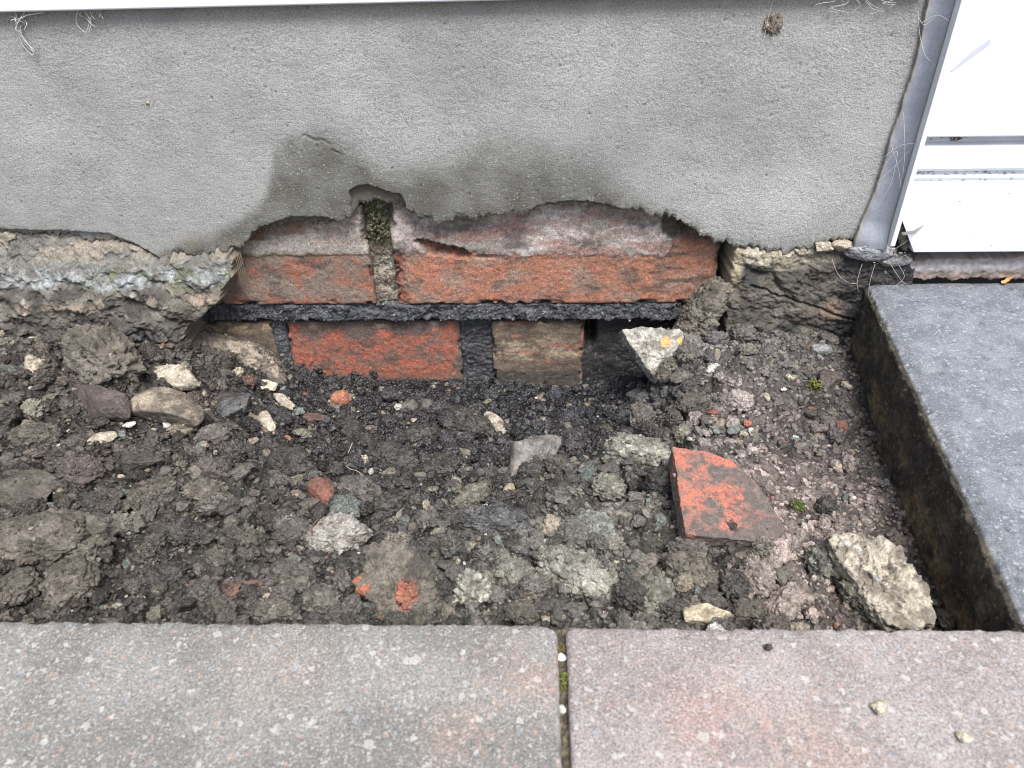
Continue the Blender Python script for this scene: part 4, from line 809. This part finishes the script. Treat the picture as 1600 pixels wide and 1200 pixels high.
o = specks('dirt', 110, lambda r: r.uniform(.225, .33), lambda r: r.choice([.0712, .0750, .0760])+r.normal()*.0008, -.0190, .0002, .0006, 4, df, (.25, .25, .27), (.5, .5, .52)); o['kind'] = 'stuff'
o = specks('dirt', 14, lambda r: r.uniform(.245, .32), lambda r: r.uniform(.030, .065), -.0231, .00015, .0004, 5, df, (.3, .3, .3), (.5, .5, .5)); o['kind'] = 'stuff'

def sheet(name, xL, xR, zs, nu, prof, colf, mat, back=.004):
    """strip of sealant between two outlines, with its lips turned back"""
    V = []; C = []; us = np.linspace(0, 1, nu)
    for z in zs:
        a, b = xL(z), xR(z)
        V.append((a+.0004, prof(0, z)+back, z)); C.append(colf(0, z, a))
        for u in us: V.append((a+(b-a)*u, prof(u, z), z)); C.append(colf(u, z, a+(b-a)*u))
        V.append((b, prof(1, z)+back, z)); C.append(colf(1, z, b))
    return mesh_obj(name, V, gridf(nu+2, len(zs)), mat, col=np.array(C))
def N1(v, s, seed=0): return float(n2(np.array([v*s]), np.array([seed*1.7]), seed)[0])
sL = [(206.8, 176), (207.5, 160), (209.0, 147), (209.3, 131.4), (207.9, 117.8), (208.2, 108), (206.7, 96.4), (206.9, 77.5), (205.6, 61.8), (203.0, 47.5), (201.8, 38), (200.8, 33), (200.8, 27)]
def xl(z): return float(np.interp(z*1000, [p[1] for p in sL][::-1], [p[0] for p in sL][::-1]))/1000+.00035*N1(z, 220, 1)+.00015*N1(z, 900, 2)
def xr(z): return .2181-.0002*N1(z, 60, 3)
def prof(u, z):
    h = ss(.045, .030, z); bulge = math.sin(min(u, 1)*math.pi)
    return -.0145-.0062*u**1.5+.0010*bulge+(.0009*N1(z, 90, 4)-.0006)*(1-u)**3-.0028*h*u*0-.004*float(h)*(1-abs(u-.45))
def scol(u, z, x):
    n = .5+.5*N1(x*700+z*350, 1, 5); e = max(0, 1-u/.28); d = max(0, 1-(1-u)/.10)
    c = np.array([.255, .275, .325])*(1+.12*N1(z, 40, 6)); c = c*(1-e*.8)+e*.8*np.array([.27, .245, .21])*(.7+.5*n); c = c*(1-d*.6)+d*.6*np.array([.20, .18, .15])
    return [*c, .38+.3*e]
zs = np.linspace(.028, .176, 240)
sb = sheet('sealant_bead', xl, xr, zs, 22, prof, scol, M_seal, back=.0035)
tag(sb, 'smooth blue grey upright sealant bead between the render and the white door frame', 'sealant')
# brownish bead under the threshold
def bt(x): return .0160+.0010*N1(x, 90, 11)+.0006*N1(x, 400, 12)+.0035*float(ss(.285, .33, x))-.0015*float(ss(.262, .245, x))
def bb(x): return .0030+.0013*N1(x, 120, 13)+.0011*N1(x, 500, 14)
V = []; C = []; xs2 = np.linspace(.226, .60, 420)
for x in xs2:
    a, b = bt(x), bb(x); V.append((x, .002, a)); C.append([.14, .11, .09, .7])
    for u in np.linspace(0, 1, 16):
        z = a+(b-a)*u; q2 = lambda s, sd_: float(n2(np.array([x*s]), np.array([z*s*1.6+sd_]), sd_)[0]); y = -.0095-.0018*math.sin(math.pi*min(1, u*1.05))-.0025*u-.0018*abs(q2(90, 15))-.0009*q2(380, 17); n = q2(300, 16)+.5*q2(900, 18)
        g = min(1, max(0, 1-abs(u-.35)/.35)); c = np.array([.27, .21, .18])*(1-g)+g*np.array([.42, .41, .43]); V.append((x, y, z)); C.append([*(c*(1+.35*n)), .45])
    V.append((x, .0, b-.001)); C.append([.06, .05, .04, .8])
sb = mesh_obj('sealant_bead', V, gridf(18, len(xs2))[:, ::-1], M_seal, col=np.array(C))
tag(sb, 'brownish ragged sealant bead lying between the white threshold and the black slab', 'sealant')
# grey lump where the two beads meet, with a smaller flake
rock('sealant_lump', 'sealant lump', 'P', 'seal', (.2125, -.0135, .0240), (.0155, .0075, .0068), -4, 71, 'dirty grey sealant lump at the inner corner under the door frame', dirt=.35)
rock('sealant_lump', 'sealant lump', 'P', 'seal', (.2290, -.0105, .0168), (.0120, .0070, .0050), -14, 72, 'flatter dirty sealant flake just right of the corner lump', dirt=.45)
rock('concrete_crumb', 'concrete crumb', 'A', 'pale', (.1845, -.0135, .0262), (.0062, .0050, .0042), 10, 73, 'left pale concrete crumb at the bottom right corner of the render', dirt=.2)
rock('concrete_crumb', 'concrete crumb', 'A', 'pale', (.1945, -.0140, .0268), (.0052, .0048, .0044), 40, 74, 'right pale concrete crumb touching the corner sealant lump', dirt=.2)
o = specks('debris', 60, lambda r: r.uniform(.205, .236), lambda r: .0235+r.normal()*.0026, -.0195, .0002, .0009, 8, None, (.12, .09, .06), (.5, .46, .4)); tag(o, 'light bits of grit and straw stuck on the dirty corner sealant', 'grit', kind='stuff')
P, Fq = shape('P', .0028, .003, .0105, 5, 5); P = rotz(P, 0, 0, -25); o = mesh_obj('foam_strip', P, Fq, M_rock, col=paint(P, 'olive', 5, .01, 0)); o.location = (.2290, -.0165, .0345); tag(o, 'olive foam strip peeping out beside the lower left corner of the threshold', 'foam strip')
V = np.array([(.2240, -.0245, .0405), (.2300, -.0262, .0425), (.2352, -.0262, .0462), (.2345, -.0250, .0430), (.2375, -.0258, .0410), (.2320, -.0255, .0398), (.2255, -.0240, .0385)]); V2 = V+np.array([0, .0004, 0])
o = mesh_obj('plastic_scrap', np.r_[V, V2], [[0, 1, 5, 6], [1, 2, 3, 5], [7, 13, 12, 8], [8, 12, 10, 9]], plain('cloudy_plastic', (.55, .55, .50), .4, .5, .8)); tag(o, 'cloudy torn scrap of plastic film stuck by the olive foam strip', 'plastic scrap')

# ------------------------------------------------------------------ black slab on the right
h = (.22, .1335, .036); P, N, Qd = boxgrid(h, .0011, .0044)
P = P+np.array([.22, 0, -.036-.0]); y = P[:, 1]-.1440; x = P[:, 0]; z = P[:, 2]
X = x+.2176+.1372*y; er = np.minimum(x, .5); topm = ss(-.004, -.0005, z)
nn = fbm3(np.c_[X, y, z]*60, 4, 501); n4 = fbm3(np.c_[X, y, z]*260, 3, 502)
PP = np.c_[X, y, z]+N*(.0005*nn+.0004*n4)[:, None]; side = ss(-.3, -.7, N[:, 0])
PP += N*(side*(.0009*fbm3(np.c_[X, y, z]*420, 3, 506)+.0020*fbm3(np.c_[X, y, z]*110, 4, 503)))[:, None]
ch = ss(.011, .002, x)*topm; PP[:, 2] -= .0016*ch*ss(.011, .0, x)
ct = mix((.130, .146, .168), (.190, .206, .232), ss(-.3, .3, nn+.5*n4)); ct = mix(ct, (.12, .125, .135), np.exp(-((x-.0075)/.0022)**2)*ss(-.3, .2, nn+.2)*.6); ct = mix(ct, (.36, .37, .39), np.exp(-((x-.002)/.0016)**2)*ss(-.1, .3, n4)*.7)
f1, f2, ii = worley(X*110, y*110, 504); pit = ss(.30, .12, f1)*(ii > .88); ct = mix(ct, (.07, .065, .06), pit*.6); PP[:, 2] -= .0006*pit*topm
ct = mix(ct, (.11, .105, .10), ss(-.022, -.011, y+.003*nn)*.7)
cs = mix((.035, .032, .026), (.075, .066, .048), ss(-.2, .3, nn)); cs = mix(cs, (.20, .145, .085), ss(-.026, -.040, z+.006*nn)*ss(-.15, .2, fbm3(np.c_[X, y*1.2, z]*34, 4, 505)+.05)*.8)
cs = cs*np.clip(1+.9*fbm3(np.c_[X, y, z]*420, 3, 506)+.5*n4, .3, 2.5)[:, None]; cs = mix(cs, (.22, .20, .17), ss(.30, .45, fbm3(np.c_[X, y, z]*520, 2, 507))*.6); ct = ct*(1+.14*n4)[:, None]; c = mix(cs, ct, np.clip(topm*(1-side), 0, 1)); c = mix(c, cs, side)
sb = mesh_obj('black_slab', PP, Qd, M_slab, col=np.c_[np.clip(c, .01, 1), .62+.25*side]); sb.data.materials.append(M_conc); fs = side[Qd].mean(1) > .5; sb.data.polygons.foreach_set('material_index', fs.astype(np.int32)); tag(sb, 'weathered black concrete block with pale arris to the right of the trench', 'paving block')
# ------------------------------------------------------------------ paving blocks in front
def paver(x0, x1, y0, y1, cornerx, r, ca, cb, label, seed, tint):
    h = ((x1-x0)/2, (y1-y0)/2, .028); P, N, Qd = boxgrid(h, .0012, .0018); P = P+np.array([(x0+x1)/2, (y0+y1)/2, -.028])
    for (cx, sx) in cornerx:
        qx = cx-sx*r; qy = y1-r; dx = (P[:, 0]-qx)*sx; dy = P[:, 1]-qy; m = (dx > 0) & (dy > 0); s = np.hypot(dx, dy); big = np.maximum(dx, dy); k = np.where(m & (s > 1e-9), big/np.maximum(s, 1e-9), 1)
        P[:, 0] = np.where(m, qx+sx*dx*k, P[:, 0]); P[:, 1] = np.where(m, qy+dy*k, P[:, 1])
    X, Y, Z = P.T; n = fbm3(P*50, 4, seed); m4 = fbm3(P*280, 3, seed+1); ed = ss(.006, 0, y1-Y)
    P = P+N*(.0005*n+.0004*m4)[:, None]; P[:, 1] += ed*(.0012*fbm2(X*150, X*0, 3, seed+2)+.0005*n2(X*700, X*0, seed+3)); P[:, 2] -= ed*.0012*ss(-.3, .5, fbm2(X*110, Y*110, 3, seed+4))
    c = mix(ca, cb, ss(-.25, .35, fbm2(X*28, Y*28, 4, seed+5)))
    for (tx, ty, rr, cc, k) in tint: c = mix(c, cc, np.exp(-(((X-tx)/rr)**2+((Y-ty)/(rr*.9))**2))*k*ss(-.5, .3, m4+n))
    c = c*(1+.22*m4)[:, None]; dk = ss(-.004, -.014, Z); c = mix(c, (.06, .052, .042), dk*.9)
    o = mesh_obj('paving_block', P, Qd, M_paver, col=np.c_[np.clip(c, .01, 1), np.full(len(P), .85)]); return tag(o, label, 'paving block')
paver(-.262, .0091, -.383, -.2796, [(.0091, 1)], .006, (.165, .164, .158), (.22, .218, .21), 'grey speckled paving block to the left of the mossy joint', 601,
      [(0, -.30, .016, (.30, .205, .17), .6), (-.09, -.30, .02, (.24, .20, .175), .5), (-.02, -.325, .012, (.32, .22, .18), .6), (.003, -.29, .006, (.17, .185, .20), .8), (-.19, -.32, .05, (.20, .205, .19), .5)])
paver(.0122, .1815, -.383, -.2808, [(.0122, -1), (.1815, 1)], .004, (.225, .20, .195), (.285, .263, .258), 'pinkish speckled paving block to the right of the mossy joint', 611,
      [(.06, -.318, .02, (.34, .225, .20), .6), (.03, -.30, .015, (.25, .23, .225), .5), (.15, -.30, .03, (.30, .275, .28), .6), (.09, -.33, .02, (.33, .235, .20), .5)])
# joint filling and the paving around
nx, ny = 60, 200; X, Y = np.meshgrid(np.linspace(.004, .018, nx), np.linspace(-.385, -.280, ny)); X = X.ravel(); Y = Y.ravel(); d3, e3, i3 = domes(X, Y, .0022, 701)
c = mix((.04, .034, .026), (.13, .11, .07), i3); V = np.c_[X, Y, -.0050+.0018*d3+.001*fbm2(X*300, Y*300, 3, 702)]
tag(mesh_obj('joint_sand', V, gridf(nx, ny), M_soil, col=np.c_[c, np.full(len(c), .9)]), None, None, kind='structure')
def patio_mat():
    m = bpy.data.materials.new('patio_blocks'); m.use_nodes = True; n = m.node_tree.nodes; L = m.node_tree.links; b = n['Principled BSDF']; b.inputs['Roughness'].default_value = .85
    tc = n.new('ShaderNodeTexCoord'); br = n.new('ShaderNodeTexBrick'); br.inputs['Scale'].default_value = 1; br.inputs['Brick Width'].default_value = .205; br.inputs['Row Height'].default_value = .103; br.inputs['Mortar Size'].default_value = .0015
    br.inputs['Color1'].default_value = (.21, .20, .19, 1); br.inputs['Color2'].default_value = (.27, .235, .225, 1); br.inputs['Mortar'].default_value = (.06, .05, .04, 1)
    no = n.new('ShaderNodeTexNoise'); no.inputs['Scale'].default_value = 500; mr = n.new('ShaderNodeMapRange'); mr.inputs[3].default_value = .5; mr.inputs[4].default_value = 1.5; v = n.new('ShaderNodeVectorMath'); v.operation = 'SCALE'
    L.new(tc.outputs['Object'], br.inputs[0]); L.new(tc.outputs['Object'], no.inputs[0]); L.new(no.outputs[0], mr.inputs[0]); L.new(br.outputs[0], v.inputs[0]); L.new(mr.outputs[0], v.inputs['Scale']); L.new(v.outputs[0], b.inputs['Base Color']); return m
def slabbox(name, boxes, mat):
    me = bpy.data.meshes.new(name); bm = bmesh.new()
    for (x0, x1, y0, y1, z0, z1) in boxes:
        r = bmesh.ops.create_cube(bm, size=1)
        for v in r['verts']: v.co = Vector(((x0+x1)/2+v.co.x*(x1-x0), (y0+y1)/2+v.co.y*(y1-y0), (z0+z1)/2+v.co.z*(z1-z0)))
    bm.to_mesh(me); bm.free(); me.materials.append(mat); o = bpy.data.objects.new(name, me); COL.objects.link(o); return o
pm = patio_mat()
tag(slabbox('patio', [(-30, 30, -60, -.3860, -.055, -.0015), (-1.6, -.2645, -.3858, -.2830, -.055, -.0015), (.1840, 1.6, -.3858, -.2830, -.055, -.0015)], pm), None, None, kind='structure')
tag(slabbox('ground', [(-60, 60, -60, 60, -.16, -.135)], plain('bare_ground', (.10, .085, .065), .95)), None, None, kind='structure')

# ------------------------------------------------------------------ small things
rock('stone_chip', 'stone chip', 'A', 'cream', (.1149, -.3138, .0016), (.0027, .0022, .0020), 30, 801, 'small pale grit lump nearer the middle of the pinkish paving block', dirt=0)
rock('stone_chip', 'stone chip', 'A', 'cream', (.1380, -.3240, .0014), (.0026, .0018, .0018), -10, 802, 'small pale grit lump near the lower right corner of the picture', dirt=0)
rock('soil_crumb', 'soil crumb', 'C', 'dark', (.0843, -.2902, .0010), (.0014, .0013, .0011), 0, 803, 'single dark crumb lying on the pinkish paving block')
rock('stone', 'stone', 'P', 'bluewhite', (.3015, -.0065, .0016), (.0034, .0019, .0018), -10, 804, 'small white oval pebble on the black slab near the dry leaf', dirt=0)
rock('stone_chip', 'stone chip', 'A', 'white', (.0098, -.2925, -.0030), (.0018, .0015, .0016), 0, 805, 'upper white chip wedged in the joint between the paving blocks', dirt=0)
rock('stone_chip', 'stone chip', 'A', 'white', (.0098, -.3125, -.0030), (.0014, .0018, .0016), 40, 806, 'lower white chip wedged in the joint of the paving below the moss', dirt=0)
moss('moss_tuft', (.0105, -.3020, -.0030), .0036, 110, 2, 'yellow green moss cushion in the joint between the paving blocks')
moss('moss_tuft', (.0110, -.2880, -.0040), .0020, 40, 3, 'tiny mustard moss speck at the soil end of the paving joint', c0=(.16, .12, .02), c1=(.34, .26, .06))
moss('moss_tuft', (.1732, -.0748, float(macro(.1732, -.0748))+.0022), .0045, 130, 4, 'bright green moss tuft on the right slope near the black slab')
moss('moss_tuft', (.1345, -.1778, float(macro(.1345, -.1778))+.0022), .0036, 90, 5, 'green moss sprig between the red shard and the black clod', c0=(.05, .08, .02), c1=(.15, .20, .05))
# mud splash on the render
rock('mud_splash', 'mud splash', 'C', 'tan', (.1297, -.0120, .1560), (.0050, .0016, .0052), 0, 807, 'dried tan mud splash stuck high on the grey render', dirt=0)
rock('moss_tuft', 'moss', 'C', 'yellow', (-.2210, -.0120, .1185), (.0012, .0007, .0013), 0, 808, 'tiny yellowish speck on the upper left of the grey render', dirt=0)
# dry leaf scrap
G = 24; U_, W_ = np.meshgrid(np.linspace(-1, 1, G), np.linspace(-1, 1, 12)); u = U_.ravel(); w = W_.ravel(); wid = .0022*(1-.55*np.abs(u)**3)*(1+.35*np.sin(u*5+1))+.0002*np.sin(u*19)
P = np.c_[u*.0085, w*wid+.0022*np.sin(u*2.2), .0018+.0012*np.cos(u*3)*1+.0009*w*w]; V = np.r_[P, P+np.array([0, 0, .00025])]; q = gridf(G, 12)
c = np.tile([.62, .36, .13, .7], (len(V), 1)); c[:, :3] *= (1+.3*fbm3(V*300, 3, 9))[:, None]; V = rotz(V, 25)
o = mesh_obj('dry_leaf', V, np.r_[q[:, ::-1], q+len(P)], M_rock, col=c); o.location = (.3085, -.0110, .0004); tag(o, 'curled orange brown leaf scrap on the black slab below the threshold', 'leaf')

def fibre(name, paths, rad, mat, label, cat, parent=None, group=None):
    VV = []; FF = []; off = 0
    for p in paths:
        q = smoothpts(p, 18)/1000; V, Fq = tube(q, rad*np.linspace(1, .6, len(q)), 5); VV.append(V); FF.append(Fq+off); off += len(V)
    return tag(mesh_obj(name, np.concatenate(VV), np.concatenate(FF), mat), label, cat, group)
g = lambda x, y, dz=0: (x, y, float(macro(x/1000, y/1000))*1000+dz)
fibre('root', [[g(-109.5, -103, 7), g(-110, -112, 5), g(-110.5, -122, 4), g(-106, -130, 4), g(-100, -133, 4), g(-93, -139, 2)], [g(-110, -118, 5), g(-104, -116, 4), g(-100, -120, 3)]], .00032, M_fibre, 'thin pale root lying in the black mud left of centre', 'root')
def webs(seed, cx, cz, w, h_, n, y=-.0135):
    r = random.Random(seed); out = []
    for k in range(n):
        x = cx+r.uniform(-w, w); z = cz+r.uniform(-.2, .3)*h_
        p = [(x*1000, y*1000, z*1000)]
        for j in range(4): x += r.uniform(-.35, .35)*w; z -= h_*r.uniform(.1, .35); p.append((x*1000, (y-r.uniform(0, .003))*1000, z*1000))
        out.append(p)
    return out
fibre('cobweb', [[(-262, -15, 167), (-273, -16, 165.5), (-279, -16, 160), (-278, -15, 153), (-274, -15, 148), (-277, -15, 146), (-280, -15, 152), (-279.5, -15, 160)], [(-279, -15, 158), (-276, -15, 150), (-275, -15, 147)], [(-277, -15, 161), (-280, -14, 154), (-276, -14, 147)]]+webs(1, -.272, .166, .01, .008, 5), .00035, M_web, 'thick looped cobweb hanging under the sill at the far left', 'cobweb')
fibre('cobweb', [[(-243, -15, 168), (-246, -15, 162), (-243, -15, 157), (-240, -15, 160), (-236, -15, 166), (-232, -15, 169)], [(-240, -15, 168), (-238, -15, 162), (-241, -15, 157)]]+webs(2, -.238, .168, .008, .007, 5), .00025, M_web, 'thin triangular cobweb under the sill right of the thick looped one', 'cobweb')
fibre('cobweb', webs(3, .170, .168, .02, .006, 8, -.014), .00016, M_web, 'faint cobweb threads under the right end of the sill', 'cobweb')
fibre('cobweb', [[(127, -14, 170), (126, -13.5, 160), (125.5, -13.2, 150), (125, -13, 144)]], .00016, M_web, 'single cobweb thread hanging beside the tan mud splash', 'cobweb')
fibre('cobweb', [[(203, -15, 162), (207, -16, 150), (211, -19, 141), (214, -21, 138)], [(206, -16, 156), (212, -18, 160), (217, -22, 158)], [(204, -15, 159), (208, -16, 155), (212, -18, 160)]], .00016, M_web, 'short cobweb threads across the top of the upright grey sealant', 'cobweb')
fibre('cobweb', [[(205, -16, 84), (212, -19, 92), (220, -23, 94)], [(206, -16, 70), (213, -19, 82), (219, -23, 97)], [(207, -16, 92), (214, -19, 78), (217, -22, 68)], [(206, -16, 78), (211, -18, 88), (212, -19, 70), (210, -18, 60)], [(209, -17, 110), (214, -20, 90), (216, -22, 76)]], .00016, M_web, 'wispy crossing cobweb threads halfway down the upright grey sealant', 'cobweb')
fibre('root_hair', [[(-190+i*1.1+j*.3, -16-j, 27-j*1.2), (-189+i*1.3, -19, 18), (-190.5+i*1.2+j, -20, 9-3*j), (-192+i+2*j, -20, 3+2*i)] for i in range(4) for j in range(3)], .00022, plain('brown_hair', (.16, .13, .09), .9, .1), 'tangle of brown root hairs hanging where the concrete meets the bricks', 'roots')
fibre('root_hair', [[(187, -22, 22), (191, -27, 14), (198, -29, 9), (204, -28, 8)], [(223, -20, 20), (229, -24, 12), (236, -22, 5), (241, -20, 3)], [(230, -21, 17), (234, -24, 10), (228, -26, 4)], [(215, -21, 18), (213, -25, 8), (214, -26, -2)], [(207, -21, 18), (205, -25, 8), (207, -26, 1)], [(221, -20, 24), (227, -22, 31), (232, -22, 36)], [(226, -20, 16), (231, -22, 24), (236, -22, 20)]], .00018, M_fibre, 'loose straw coloured fibres hanging from the dirty corner sealant', 'roots')
fibre('twig', [[g(-103, -200, 16), g(-104.5, -206, 15), g(-103.5, -210, 13)]], .0005, plain('brown_twig', (.12, .07, .04), .8), 'tiny brown twig stuck on the pale grey lumpy clod', 'twig')
